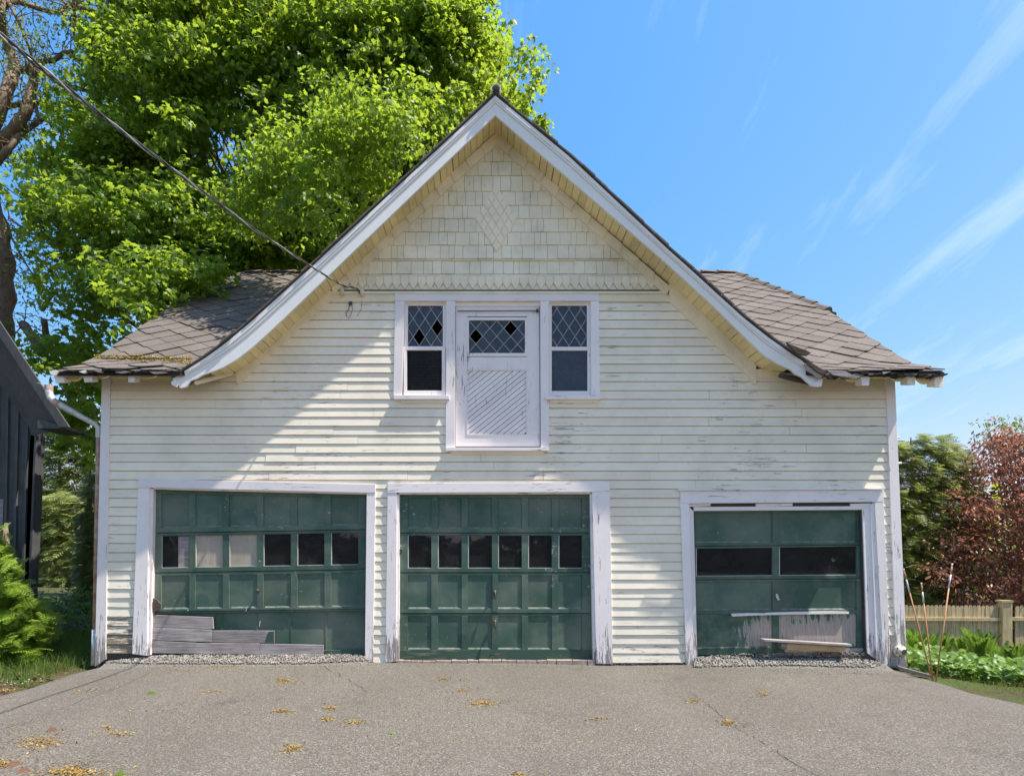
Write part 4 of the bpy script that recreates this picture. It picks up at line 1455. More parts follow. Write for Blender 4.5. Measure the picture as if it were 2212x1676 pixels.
def spline(pts, n=6):
    out = []
    for i in range(len(pts) - 1):
        p0, p1, p2, p3 = pts[max(i - 1, 0)], pts[i], pts[i + 1], pts[min(i + 2, len(pts) - 1)]
        for k in range(n):
            t_ = k / n
            out.append(0.5 * ((2 * p1) + (p2 - p0) * t_ + (2 * p0 - 5 * p1 + 4 * p2 - p3) * t_ ** 2 + (3 * p1 - p0 - 3 * p2 + p3) * t_ ** 3))
    out.append(pts[-1])
    return out


cs = spline(cab)
cable = thing('service_cable', 'twisted black service cable running from the gable up to the left above the drive', 'cable', tuple(cab[0]))
for ph, m, r_ in ((0, 'cable', .006), (2.1, 'cable', .006), (4.2, 'cable_bare', .005)):
    q = []
    for i, p in enumerate(cs):
        w = i * 0.9 + ph
        k = .0085 if i < 70 else .010
        q.append(p + Vector((k * math.cos(w), k * math.sin(w) * .5, k * math.sin(w))))
    MB().tube(q, r_, 6).build('wire', m, cable, True)
# ------------------------------------------------------------------ dark barn beside the drive
YB = 1.6
barn = thing('barn', 'dark charcoal board and batten barn at the edge of the drive', 'barn', (P(30, 1400, YB).x, YB + 2, 0))
wl_ = [(-230, 374), (0, 736), (82, 866), (82, 940), (57, 1430), (-520, 1430), (-542, 866)]
MB().px(wl_, YB, 0.15).build('wall', 'barn', barn)
e0, e1 = P(82, 940, YB), P(57, 1400, YB)
MB().prism([e0, (e1.x, YB, -0.1), (e1.x - .12, YB, -0.1), (e0.x - .12, YB, e0.z)], [(e0.x - 6.2, YB + 3.5, e0.z), (e1.x - 6.2, YB + 3.5, -0.1), (e1.x - 6.32, YB + 3.5, -.1), (e0.x - 6.32, YB + 3.5, e0.z)]).build('side_wall', 'barn', barn)
for x0, x1, y0 in ((-27, -38, 700), (-5, -14, 730), (17.5, 7, 770), (39.5, 26, 800), (61, 44, 835), (79.5, 57.5, 868)):
    MB().px([(x0 - 2.2, y0), (x0 + 2.2, y0), (x1 + 2.4, 1400), (x1 - 2.4, 1400)], YB - 0.03, 0.03).build('batten', 'barn', barn)
MB().px([(-200, 1196), (28, 1203), (58, 1210), (57, 1214), (-200, 1202)], YB - 0.02, 0.02).build('skirt_board', 'barn', barn)
# roof with its rake board
ra, rb, rc = P(-260, 300, YB), P(0, 697, YB), P(148, 920, YB)
AX = Vector((-6.2, 3.5, 0))
for ex in (148, -608):
    q = [P(-230, 346, YB - .5), P(ex, 921, YB - .5), P(ex + (-8 if ex > 0 else 8), 926, YB - .5), P(-230, 366, YB - .5)]
    MB().prism(q, [p + AX for p in q]).build('roof', 'barn', barn)
    i_ = -20 if ex > 0 else 20
    MB().px([(-230, 348), (ex + (1 if ex > 0 else -1), 922), (ex + i_, 922), (-230, 380)], YB - 0.53, 0.03).build('rake_board', 'barn', barn)
MB().px([(81, 905), (140, 921), (138, 925), (81, 925)], YB - 0.5, 0.5).build('soffit', 'barn', barn)
MB().px([(-30, 1078), (7, 1078), (5, 1140), (-30, 1140)], YB - 0.03, 0.03).build('window_casing', 'greywood', barn)

# ------------------------------------------------------------------ plants


def inpoly(px, py, poly):
    px, py = np.asarray(px), np.asarray(py)
    r = np.zeros(px.shape, bool)
    n = len(poly)
    for i in range(n):
        (x0, y0), (x1, y1) = poly[i], poly[(i + 1) % n]
        c = ((y0 > py) != (y1 > py))
        with np.errstate(divide='ignore', invalid='ignore'):
            xi = x0 + (py - y0) * (x1 - x0) / (y1 - y0 if y1 != y0 else 1e-9)
        r ^= c & (px < xi)
    return r


def sample_poly(poly, step, jit=0.5):
    xs_ = [p[0] for p in poly]; ys_ = [p[1] for p in poly]
    gx, gy = np.meshgrid(np.arange(min(xs_), max(xs_) + step, step), np.arange(min(ys_), max(ys_) + step, step))
    gx = gx + rng.uniform(-jit, jit, gx.shape) * step
    gy = gy + rng.uniform(-jit, jit, gy.shape) * step
    m = inpoly(gx, gy, poly)
    return list(zip(gx[m], gy[m]))


def clumps(C, R, twigs, leaves, twig_len=0.42, up=0.5, droop=0.45, size=(0.075, 0.135), flat=0.75):
    """leaf positions, normals, directions and sizes for leafy twigs round the clump centres"""
    C = np.asarray(C, float); R = np.asarray(R, float)
    n = len(C)
    o = unit(n * twigs)
    rad = rng.uniform(0.25, 1.0, n * twigs) ** 0.6
    c = np.repeat(C, twigs, 0); r = np.repeat(R, twigs)
    tp = c + o * (rad * r)[:, None] * np.array([1, 1, flat])
    td = o * np.array([1, 1, 0.5]) + np.array([0, 0, -droop]) + 0.35 * rng.normal(size=o.shape)
    td /= np.linalg.norm(td, axis=1, keepdims=True)
    a = np.cross(td, np.array([0, 0, 1.0])); a /= np.linalg.norm(a, axis=1, keepdims=True) + 1e-6
    k = leaves
    s = rng.uniform(0, 1, (len(tp), k))
    side = rng.uniform(-1, 1, (len(tp), k))
    p = tp[:, None] + td[:, None] * (s * twig_len)[..., None] + a[:, None] * (side * 0.16)[..., None] + rng.normal(size=(len(tp), k, 3)) * 0.035
    nn = np.array([0, 0, up]) + 0.55 * o[:, None] + 0.42 * rng.normal(size=p.shape)
    dd = td[:, None] * 0.6 + a[:, None] * side[..., None] * 0.9 + np.array([0, 0, -0.45]) + 0.25 * rng.normal(size=p.shape)
    sz = rng.uniform(size[0], size[1], p.shape[:2])
    return p.reshape(-1, 3), nn.reshape(-1, 3), dd.reshape(-1, 3), sz.reshape(-1)


def join(*parts):
    return [np.concatenate([p[i] for p in parts]) for i in range(4)]


def roof_hit(px, py):
    for k in range(60):
        y = -0.4 + 4.0 * k / 59
        p = P(px, py, y)
        if p.z <= zmain(min(y, 3.6)):
            return y
    return None


# --- the big maple behind the garage
MX, MY = -6.5, 8.2
maple = thing('maple_tree', 'big leafy green maple rising behind the garage and spilling over its roof', 'tree', (MX, MY, ground_z(MX, MY)))
P1 = [(225, -70), (980, -70), (1015, 20), (1055, 75), (1070, 125), (1085, 200), (1095, 215), (1090, 240), (1040, 300), (900, 480), (760, 580), (640, 610), (440, 610), (250, 660), (170, 560), (230, 490), (150, 450), (60, 470), (25, 440), (25, 420), (90, 375), (140, 325), (165, 260), (205, 195), (205, 100)]
P2 = [(75, 540), (150, 505), (260, 480), (420, 560), (440, 600), (330, 660), (200, 720), (140, 750), (105, 800), (75, 800), (60, 780), (80, 745), (170, 700), (140, 640)]
P3 = [(100, 750), (215, 740), (225, 900), (218, 1000), (198, 1020), (175, 940), (130, 850)]
OV = [(255, 570), (452, 560), (448, 600), (425, 625), (390, 650), (330, 668), (275, 680)]
C, R = [], []
bulge = lambda px, py: math.sqrt(max(0, 1 - ((px - 600) / 640) ** 2 - ((py - 280) / 620) ** 2))
gap = lambda px, py: ((px - 505) / 80) ** 2 + ((py - 330) / 100) ** 2 < 1
for px, py in sample_poly(P1, 88, 0.42):          # boughs: domes of leaf, lit from above, dark below and between
    b_ = bulge(px, py)
    Yb = 7.8 - 3.2 * b_ + random.uniform(-1.1, 1.1)
    if px < 480 and py > 470:
        Yb = min(Yb, 4.8 + random.uniform(-.5, .5))
    c0 = P(px, py, Yb)
    rx, rz = random.uniform(0.75, 1.15), random.uniform(0.50, 0.80)
    for k in range(17):
        v = Vector((random.gauss(0, 1), random.gauss(-.35, .8), random.gauss(.25, .8))).normalized()
        c = c0 + Vector((v.x * rx, v.y * rx, v.z * rz - 0.25 * (v.x ** 2 + v.y ** 2) * rx))
        q = proj(c)
        if gap(*q) and random.random() < .8:
            continue
        if not inpoly([q[0]], [q[1]], P1)[0] and random.random() < .8:
            continue
        if q[0] > 480 and c.y < 3.7:
            c.y = 3.7 + random.random() * .4
        C.append(c); R.append(random.uniform(0.22, 0.40))
for px, py in ((985, 20), (1030, 80), (1050, 130), (1085, 195), (1095, 218), (1020, 200), (970, 250), (1050, 180)):
    for k in range(5):
        C.append(P(px + random.gauss(0, 16), py + random.gauss(0, 14), 7 + random.gauss(0, .4))); R.append(random.uniform(.2, .34))
for px, py in sample_poly(P2, 34):
    if random.random() < 0.25:
        continue
    C.append(P(px, py, random.uniform(3.4, 5.2))); R.append(random.uniform(0.35, 0.55))
for px, py in sample_poly(OV, 30):
    h = roof_hit(px, py)
    Y = random.uniform(1.8, 2.6)
    if h is not None:
        Y = min(Y, h - 0.45)
    C.append(P(px, py, Y)); R.append(random.uniform(0.26, 0.40))
for px, py in ((1165, 272), (1160, 280)):
    C.append(P(px, py, 6.5)); R.append(0.14)
Co, Ro = [], []
for px, py, Yb in ((800, 300, 1.2), (740, 350, 1.5), (690, 300, 1.9), (770, 240, 1.7), (640, 420, 1.9), (700, 430, 1.2), (600, 340, 2.4), (840, 250, 1.3), (560, 440, 2.4)):
    c0 = P(px, py, Yb)
    for k in range(9):
        v = Vector((random.gauss(0, 1), random.gauss(0, .8), random.gauss(0, .7))).normalized()
        Co.append(c0 + Vector((v.x * .6, v.y * .45, v.z * .35))); Ro.append(random.uniform(.18, .30))
over_l = clumps(Co, Ro, 11, 12, 0.30, 0.45, 0.6, (0.055, 0.095))
front_l = clumps(C, R, 10, 12, 0.36, 0.45, 0.6)
# hollow inner crown: limbs, fewer and bigger leaves behind
Cb, Rb = [], []
for px, py in sample_poly(P1, 52):
    g = ((px - 505) / 95) ** 2 + ((py - 320) / 110) ** 2
    if g < 1:
        continue
    d2 = ((px - 600) / 640) ** 2 + ((py - 280) / 620) ** 2
    if d2 > 0.85:
        continue
    Cb.append(P(px, py, random.uniform(7.6, 11))); Rb.append(random.uniform(0.7, 1.0))
for px, py in sample_poly(P3, 34):
    Cb.append(P(px, py, random.uniform(4.2, 7))); Rb.append(random.uniform(0.4, 0.6))
back_l = clumps(Cb, Rb, 11, 6, size=(0.16, 0.24))
L = join(front_l, over_l, back_l)
tag(cloud('crown', 'maple', maple, *L, *MAPLE), kind='stuff')
print('maple leaves', len(L[0]))
mb = MB()
T0 = Vector((MX, MY, ground_z(MX, MY) - .2))
tr = [T0, T0 + Vector((.05, 0, 3)), T0 + Vector((-.05, .1, 6)), T0 + Vector((.15, 0, 9)), T0 + Vector((.1, .2, 12.5)), T0 + Vector((.3, .2, 15.5))]
MB().tube(tr, [.42, .34, .28, .22, .14, .06], 12).build('trunk', 'bark', maple, True)


def limb(mb, a, b, r0, r1, n=6, wob=0.15, lift=0.0, seg=6):
    pts, rad = [], []
    for i in range(n + 1):
        t_ = i / n
        p = a.lerp(b, t_) + Vector((random.gauss(0, wob), random.gauss(0, wob), random.gauss(0, wob))) * (0 if i in (0,) else 1) + Vector((0, 0, lift * math.sin(math.pi * t_)))
        pts.append(p); rad.append(r0 + (r1 - r0) * t_)
    mb.tube(pts, rad, seg, False)
    return pts


idx = list(range(len(C)))
random.shuffle(idx)
for n_, i in enumerate(idx[:95]):
    c = C[i]
    zb_ = max(2.5, min(c.z - 1.0 - 0.35 * math.hypot(c.x - MX, c.y - MY), 13.5))
    k = zb_ / 15.5
    a = T0 + Vector((0.1, 0.1, zb_))
    pts = limb(mb, a, Vector(c), 0.10 * (1.1 - k), 0.012, 6, 0.10, -0.2, 5)
    for q in pts[3:6]:
        limb(mb, q, q + Vector((random.gauss(0, .7), random.gauss(0, .7), random.uniform(0, .9))), .018, .005, 3, .05, 0, 4)
for k in range(9):
    a = T0 + Vector((0, 0, random.uniform(3.5, 11)))
    limb(mb, a, P(random.uniform(300, 760), random.uniform(60, 420), random.uniform(6.2, 9)), 0.075, 0.015, 6, 0.16, 0.3, 6)
mb.build('branches', 'bark', maple, True)

# --- old tree with a bent trunk and few young leaves
YO = 5.5
old = thing('old_tree', 'gnarled old tree with thick bent brown limbs and sparse young leaves', 'tree', (P(0, 1400, YO).x, YO, ground_z(-10, YO)))
S = FPX / (YO + 7)
g0 = P(10, 1400, YO); g0.z = ground_z(g0.x, YO) - 0.2
tk = [g0, P(4, 900, YO), P(-2, 720, YO), P(2, 640, YO), P(0, 560, YO), P(-14, 480, YO), P(-40, 400, YO)]
MB().tube(spline(tk, 4), [.26 + .04 * math.sin(i * 1.7) for i in range(len(spline(tk, 4)))], 12).build('trunk', 'bark', old, True)
limbs = [([(-45, 380), (-20, 290), (0, 232), (20, 182), (32, 145), (24, 118), (11, 86), (2, 45), (3, 18), (18, 3), (50, 4)], 15, 7), ([(32, 150), (59, 154), (86, 157), (109, 168), (150, 186), (204, 200), (241, 204), (273, 176)], 8, 1.6),
         ([(-40, 345), (-5, 316), (27, 282), (54, 245), (68, 195), (74, 166)], 14, 9), ([(-30, 375), (-5, 348), (22, 318), (45, 290), (77, 268), (94, 256)], 9, 4),
         ([(90, 260), (82, 252), (75, 222), (68, 195)], 4, 3), ([(-10, 228), (20, 231), (54, 222), (90, 224), (120, 222), (150, 228)], 6, 3),
         ([(56, 149), (90, 134), (118, 130), (136, 116), (156, 112)], 6, 4), ([(40, 4), (82, 18), (118, 27), (150, 16), (182, 18), (214, 27), (232, 18)], 6, 2),
         ([(18, 6), (41, 50), (59, 95), (70, 126)], 4, 2), ([(158, -30), (160, 5), (160, 45), (159, 86)], 4, 2.5), ([(120, -20), (150, 14), (190, -8)], 4, 2),
         ([(20, 470), (60, 500), (110, 520), (150, 540)], 3, 1.5), ([(90, 670), (110, 640), (125, 625)], 5, 3), ([(18, 500), (50, 560), (75, 600)], 2.5, 1.5), ([(50, 700), (75, 735), (95, 765)], 9, 11), ([(95, 690), (100, 730), (96, 765)], 6, 8)]
mbl = []
for pts, r0, r1 in limbs:
    ww = [P(x, y, YO + 0.25 * math.sin(i * 1.1 + r0)) for i, (x, y) in enumerate(pts)]
    sp_ = spline(ww, 4)
    mbl.append(sp_)
    MB().tube(sp_, [(r0 + (r1 - r0) * i / (len(sp_) - 1)) / S * (1 + .10 * math.sin(i * 2.1)) for i in range(len(sp_))], 9).build('limb', 'bark', old, True)
mb = MB(); tips = []
for sp_ in mbl:
    for p in sp_[::3]:
        for k in range(2):
            q = p + Vector((random.gauss(0, .55), random.gauss(0, .5), random.gauss(0.05, .5)))
            pts = limb(mb, p, q, .014, .004, 4, .05, 0, 4)
            tips += [pts[-1], pts[-2]]
for px, py in sample_poly([(20, 470), (60, 480), (160, 560), (140, 690), (70, 740), (20, 700)], 30):
    q = P(px, py, YO + random.uniform(-.3, .6)); tips.append(q)
    limb(mb, q + Vector((-.5, 0, .2)), q, .012, .004, 4, .06, 0, 4)
tag(mb.build('twigs', 'bark', old, True), kind='stuff')
pp_, nn_, dd_, ss_ = clumps(tips, [0.16] * len(tips), 3, 4, 0.14, 0.3, 0.3, (0.05, 0.10))
tag(cloud('crown', 'sparse', old, pp_, nn_, dd_, ss_, *OVAL), kind='stuff')


# --- needle trees: feathery sprays in drooping layers
def conifer(name, label, cat, poly, Y0, depth, n, size, mat, dark, base, seed, trunk=True, out=0.9, droop=0.35, group=None, layer=0.0):
    o = thing(name, label, cat, base, group)
    xs_ = [p[0] for p in poly]; ys_ = [p[1] for p in poly]
    cx, cy = (min(xs_) + max(xs_)) / 2, (min(ys_) + max(ys_)) / 2
    rx, ry = (max(xs_) - min(xs_)) / 2, (max(ys_) - min(ys_)) / 2
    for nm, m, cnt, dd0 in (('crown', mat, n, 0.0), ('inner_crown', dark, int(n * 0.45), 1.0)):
        pts = []
        while len(pts) < cnt:
            x = rng.uniform(min(xs_), max(xs_), 400); y = rng.uniform(min(ys_), max(ys_), 400)
            ok = inpoly(x, y, poly)
            pts += list(zip(x[ok], y[ok]))
        pts = pts[:cnt]
        W, O = [], []
        for x, y in pts:
            u, v = (x - cx) / rx, (y - cy) / ry
            lump = 0.22 * math.sin(x * .09 + seed) * math.sin(y * .11 + seed * 2)
            Y = Y0 + depth * (1 - math.sqrt(max(0, 1 - min(1, u * u)))) * 0.8 + lump + dd0 * (0.5 + random.random() * 0.5) + random.uniform(0, .35)
            p = P(x, y, Y)
            if layer:
                zz = p.z / layer
                p.z = (math.floor(zz) + (zz - math.floor(zz)) ** 2.2) * layer + 0.03 * random.random()
            W.append(p)
            O.append((u * out, -1.0 + 0.4 * abs(u), -droop + random.gauss(0, .2)))
        W = np.array(W); O = np.array(O) + rng.normal(size=(cnt, 3)) * 0.38
        N = np.array([0, -.25, 1.0]) + rng.normal(size=(cnt, 3)) * 0.30
        cl = cloud(nm, m, o, W, N, O, rng.uniform(size[0], size[1], cnt), *SPRAY)
        tag(cl, kind='stuff')
    if trunk:
        b = Vector(base); top = P(cx, min(ys_) + 10, Y0 + depth)
        MB().tube([b, b.lerp(top, .5), top], [.16, .10, .02], 8).build('trunk', 'bark', o, True)
    return o


by = lambda px, Y: (P(px, 1400, Y).x, Y, ground_z(P(px, 1400, Y).x, Y))
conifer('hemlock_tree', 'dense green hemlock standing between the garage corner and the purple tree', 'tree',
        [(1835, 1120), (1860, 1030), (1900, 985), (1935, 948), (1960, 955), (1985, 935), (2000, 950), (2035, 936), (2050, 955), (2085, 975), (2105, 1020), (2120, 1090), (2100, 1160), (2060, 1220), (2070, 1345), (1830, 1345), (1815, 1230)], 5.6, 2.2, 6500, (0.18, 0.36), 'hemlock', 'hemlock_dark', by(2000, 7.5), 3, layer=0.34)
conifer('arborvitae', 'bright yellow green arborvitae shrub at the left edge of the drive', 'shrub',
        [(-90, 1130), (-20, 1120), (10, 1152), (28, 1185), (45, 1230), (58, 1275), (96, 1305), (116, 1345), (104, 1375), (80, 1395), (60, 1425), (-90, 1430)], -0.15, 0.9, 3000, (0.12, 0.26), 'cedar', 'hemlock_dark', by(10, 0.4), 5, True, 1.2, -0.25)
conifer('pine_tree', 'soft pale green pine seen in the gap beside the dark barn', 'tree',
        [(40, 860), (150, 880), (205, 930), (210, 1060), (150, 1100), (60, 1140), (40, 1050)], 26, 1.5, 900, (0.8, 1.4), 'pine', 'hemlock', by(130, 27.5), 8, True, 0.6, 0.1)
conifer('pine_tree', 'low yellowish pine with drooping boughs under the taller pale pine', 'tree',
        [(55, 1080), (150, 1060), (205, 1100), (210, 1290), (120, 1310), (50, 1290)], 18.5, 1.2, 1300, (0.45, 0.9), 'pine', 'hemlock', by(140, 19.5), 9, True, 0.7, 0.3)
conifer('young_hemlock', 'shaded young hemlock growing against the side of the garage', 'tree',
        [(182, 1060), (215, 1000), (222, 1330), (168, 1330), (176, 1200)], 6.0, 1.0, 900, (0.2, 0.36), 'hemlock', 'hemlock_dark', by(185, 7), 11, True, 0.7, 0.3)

# --- purple plum
pl_poly = [(1990, 1235), (2012, 1190), (2022, 1150), (2075, 1120), (2098, 1050), (2090, 1000), (2112, 965), (2150, 935), (2190, 925), (2330, 925), (2330, 1310), (2130, 1305), (2010, 1292), (1992, 1265)]
plum = thing('purple_tree', 'purple leaved plum tree with arching branches behind the picket fence', 'tree', by(2200, 6.4))
C, R = [], []
for px, py in sample_poly(pl_poly, 21):
    if random.random() < 0.12:
        continue
    C.append(P(px, py, 5.4 + random.uniform(-.5, .6) + 0.5 * math.sin(px * .05) * math.sin(py * .06))); R.append(random.uniform(.20, .36))
a_ = clumps(C, R, 10, 9, 0.30, 0.4, 0.25, (0.07, 0.12), 0.7)
tag(cloud('crown', 'plum', plum, *a_, *OVAL), kind='stuff')
mb = MB(); b = Vector(by(2200, 6.4))
for c in random.sample(C, 20):
    limb(mb, b + Vector((random.gauss(0, .1), 0, random.uniform(.4, 1.6))), c, .035, .006, 6, .07, .2, 5)
mb.build('branches', 'bark', plum, True)
MB().tube([b, b + Vector((.05, 0, .9)), b + Vector((0, .1, 1.8))], [.13, .10, .07], 8).build('trunk', 'bark', plum, True)
C = [P(px, py, 6.6 + random.uniform(-.5, .5)) for px, py in sample_poly([(2105, 930), (2140, 905), (2212, 902), (2300, 915), (2300, 1000), (2200, 990), (2150, 960)], 17)]
gt = thing('green_tree', 'thin pale green tree top showing behind the purple tree', 'tree', by(2230, 7.6))
tag(cloud('crown', 'sparse', gt, *clumps(C, [.2] * len(C), 4, 5, .2, .3, .3, (.06, .10)), *OVAL), kind='stuff')
mb = MB(); b = Vector(by(2230, 7.6))
MB().tube([b, b + Vector((0, 0, 3))], [.1, .06], 8).build('trunk', 'bark', gt, True)
for c in random.sample(C, 22):
    limb(mb, b + Vector((0, 0, 2.5)), c, .03, .006, 5, .05, 0, 4)
mb.build('branches', 'bark', gt, True)

# --- picket fence
YF = 4.3
fence = thing('picket_fence', 'weathered tan picket fence with notched tops below the purple tree', 'fence', (P(2100, 1400, YF).x, YF, -1.2))
fence.location = Vector(fence['_base'])
x = 1945.0
k = 0
PW = 9.2
while x < 2420:
    h = 1306.5 + random.uniform(-1.2, 1.2) + (x - 1980) * 0.004
    if not (2164 < x + PW / 2 < 2190):
        tz = random.uniform(-.4, .4)
        pts = [(x + .5, h + 5), (x + PW * .30, h + tz), (x + PW * .36, h + 1.2), (x + PW * .64, h + 1.2), (x + PW * .70, h - tz), (x + PW - .3, h + 5), (x + PW - .3, 1530), (x + .5, 1530)]
        MB().px(pts, YF + random.uniform(-.006, .006), 0.018).build('picket', 'fence', fence)
    x += PW
for px in (2165.5, 2420):
    MB().px([(px, 1301), (px + 22, 1301), (px + 22, 1530), (px, 1530)], YF - 0.07, 0.11).build('post', 'fence', fence, bevel=0.01)
    MB().px([(px - 2, 1296.5), (px + 24, 1296.5), (px + 24, 1301), (px - 2, 1301)], YF - 0.085, 0.14).build('post_cap', 'fence', fence)
for a_, b_ in ((1945, 2165), (2188, 2420)):
    MB().px([(a_, 1333), (b_, 1334), (b_, 1341), (a_, 1340.5)], YF - 0.045, 0.04).build('rail', 'fence', fence)
    MB().px([(a_, 1470), (b_, 1470), (b_, 1478), (a_, 1478)], YF - 0.045, 0.04).build('rail', 'fence', fence)

# --- ferns
fv, ff = [], []
n = 30
for i in range(n):
    t_ = (i + .5) / n
    y = math.sin(t_ * 1.25) / math.sin(1.25)
    z = 0.95 * t_ - 0.42 * t_ ** 2.4
    l = 0.070 * math.sin(math.pi * min(1, t_ * .92 + .08)) ** 0.7
    for s in (-1, 1):
        o_ = len(fv)
        fv += [(0, y * .30 - .006, z - .006), (s * l, y * .30 + .02, z + .02), (0, y * .30 + .006, z + .010)]
        ff.append((o_, o_ + 1, o_ + 2))
for i in range(6):
    a_, b_ = i / 6, (i + 1) / 6
    yz = lambda t_: (math.sin(t_ * 1.25) / math.sin(1.25) * .30, 0.95 * t_ - 0.42 * t_ ** 2.4)
    o_ = len(fv)
    fv += [(-.006, *yz(a_)), (.006, *yz(a_)), (0, *yz(b_))]
    ff.append((o_, o_ + 1, o_ + 2))
FERN = (fv, ff)
spots = [(1990, 1425, 2.0, .75, 'tall fern beside the garage corner board behind the leaning stakes'), (2040, 1430, 2.2, .78, 'fern straight behind the tallest orange stake'), (2085, 1428, 2.4, .72, 'dark fern clump left of the bright feathery one'),
         (2122, 1432, 2.0, .86, 'bright feathery fern in front of the fence, largest of the bed'), (2152, 1438, 2.5, .58, 'small fern just before the fence post'), (2196, 1438, 1.9, .60, 'fern at the right edge of the bed past the fence post'), (1972, 1415, 1.4, .62, 'low fern squeezed against the garage corner')]
for x, y, Y, h, lab in spots:
    b = P(x, y, Y)
    f = thing('fern', lab, 'fern', tuple(b), 'ferns in front of the fence')
    m = 48
    ang = rng.uniform(0, 2 * math.pi, m)
    dirs = np.stack([np.cos(ang), np.sin(ang), np.zeros(m)], 1) * 1.0
    nr = np.stack([-0.12 * np.cos(ang), -.12 * np.sin(ang), np.ones(m)], 1) + rng.normal(size=(m, 3)) * .12
    nr[:, 2] += 0.2
    cl = cloud('fronds', 'fern', f, np.array([b] * m) + rng.normal(size=(m, 3)) * [.05, .05, 0.0], nr, dirs + 0.0, rng.uniform(h * .7, h * 1.1, m), *FERN)


# --- ground cover bed, grass, litter
def scatter(n, x0, x1, y0, y1, ok):
    out = []
    while len(out) < n:
        x, y = random.uniform(x0, x1), random.uniform(y0, y1)
        if ok(x, y):
            out.append((x, y))
    return out


bed = lambda x, y: x > 5.45 + 0.05 * math.sin(y * 4) + max(0, -y - .2) * 0.62 and y > -2.0 and (x < 9.5) and (x > 5.4)
pt = scatter(15000, 5.4, 9.5, -1.3, 3.4, bed)
W = np.array([(x, y, ground_z(x, y) + abs(random.gauss(0, .08)) + .10 + .07 * math.sin(x * 3 + y * 2)) for x, y in pt])
N = np.array([0, -.35, 1.0]) + rng.normal(size=W.shape) * .45
tag(cloud('ground_cover', 'cover', None, W, N, rng.normal(size=W.shape), rng.uniform(.06, .115, len(W)), *FOLDED), kind='stuff', label='low bright green leafy ground cover beside the drive')
for x, y, lab in ((2102, 1416, 'yellow flower above the leaves, left of the others'), (2128, 1424, 'yellow flower below the bright feathery fern'), (2162, 1428, 'yellow flower in front of the fence post'), (2198, 1440, 'yellow flower in the bed at the picture edge'), (2040, 1422, 'yellow flower near the foot of the stakes')):
    p = P(x, y, 0.6)
    fo = thing('flower', lab, 'flower', tuple(p - Vector((0, 0, .2))), 'yellow flowers in the ground cover')
    MB().tube([p - Vector((0, 0, .2)), p], .004, 5).build('stem', 'cover', fo)
    mb = MB()
    for k in range(5):
        w = k * 2 * math.pi / 5
        d = Vector((math.cos(w), -.5, math.sin(w)))
        e = Vector((-math.sin(w), 0, math.cos(w)))
        mb.prism([p, p + d * .022 + e * .012, p + d * .036, p + d * .022 - e * .012], [p + Vector((0, .003, 0)), p + d * .022 + e * .012 + Vector((0, .003, 0)), p + d * .036 + Vector((0, .003, 0)), p + d * .022 - e * .012 + Vector((0, .003, 0))])
    mb.build('petals', 'flower', fo)

lawnL = lambda x, y: x < -5.02 + .06 * math.sin(y * 5) - (0.10 if y < -1.2 else 0) and (y > -0.9 or x < -5.25 + 0.35 * (y + 0.9))
pt = scatter(16000, -8.2, -5.0, -2.6, 2.6, lawnL)
W = np.array([(x, y, ground_z(x, y)) for x, y in pt])
N = rng.normal(size=W.shape) * [1, 1, .15] + np.array([0, -.8, 0])
D = np.array([0, 0, 1.0]) + rng.normal(size=W.shape) * .35
tag(cloud('grass', 'grass', None, W, N, D, rng.uniform(.07, .22, len(W)), *BLADE), kind='stuff', label='ragged green grass growing between the drive and the dark barn')
lawnR = lambda x, y: 5.26 + .02 * max(0, -y - 1) < x < 5.62 + max(0, -y - .2) * 0.66 + .1 * math.sin(y * 3)
pt = scatter(6000, 5.2, 8.0, -3.2, 0.0, lawnR)
W = np.array([(x, y, ground_z(x, y)) for x, y in pt])
N = rng.normal(size=W.shape) * [1, 1, .15] + np.array([0, -.8, 0])
D = np.array([0, 0, 1.0]) + rng.normal(size=W.shape) * .45
tag(cloud('grass', 'grass', None, W, N, D, rng.uniform(.03, .10, len(W)), *BLADE), kind='stuff', label='short thin grass verge along the right edge of the drive')

pt = scatter(1500, -8.5, -4.85, -3.2, 6, lambda x, y: (y > 1.2 and x < -5.1) or (-5.6 < x < -4.9 and y < -0.4 and random.random() < 1.2 - abs(x + 5.15) * 2.6))
W = np.array([(x, y, (ground_z(x, y) if x < -5 else drive_z(x, y)) + random.uniform(.005, .03)) for x, y in pt])
tag(cloud('leaf_litter', 'litter', None, W, np.array([0, 0, 1.0]) + rng.normal(size=W.shape) * .4, rng.normal(size=W.shape), rng.uniform(.03, .08, len(W)), *FOLDED), kind='stuff', label='brown dead leaves on the soil beside the drive and barn')
# shaded undergrowth between barn and garage
C = []
for px, py in sample_poly([(62, 1285), (205, 1270), (200, 1385), (62, 1385)], 17):
    C.append(P(px, py, random.uniform(2.0, 6.5)))
C = [c for c in C if c.z > ground_z(c.x, c.y)]
tag(cloud('undergrowth', 'fern', None, *clumps(C, [.16] * len(C), 6, 5, .18, .8, .1, (.05, .11)), *OVAL), kind='stuff', label='low leafy undergrowth in the shade between barn and garage')


# --- woods far behind, and across the road behind the viewer
def woods(name, label, x0, x1, y0, y1, h, n, size, mat):
    W = np.array([(rng.uniform(x0, x1), rng.uniform(y0, y1), 0) for _ in range(n)])
    top = h * (0.72 + 0.28 * np.sin(W[:, 0] * 0.55 + y0) * np.sin(W[:, 0] * 0.21 + 1))
    W[:, 2] = rng.uniform(0, 1, n) ** 0.8 * top - 1
    return tag(cloud(name, mat, None, W, rng.normal(size=W.shape) + [0, -.4, .8], rng.normal(size=W.shape), rng.uniform(size[0], size[1], n), *FOLDED), kind='stuff', label=label)


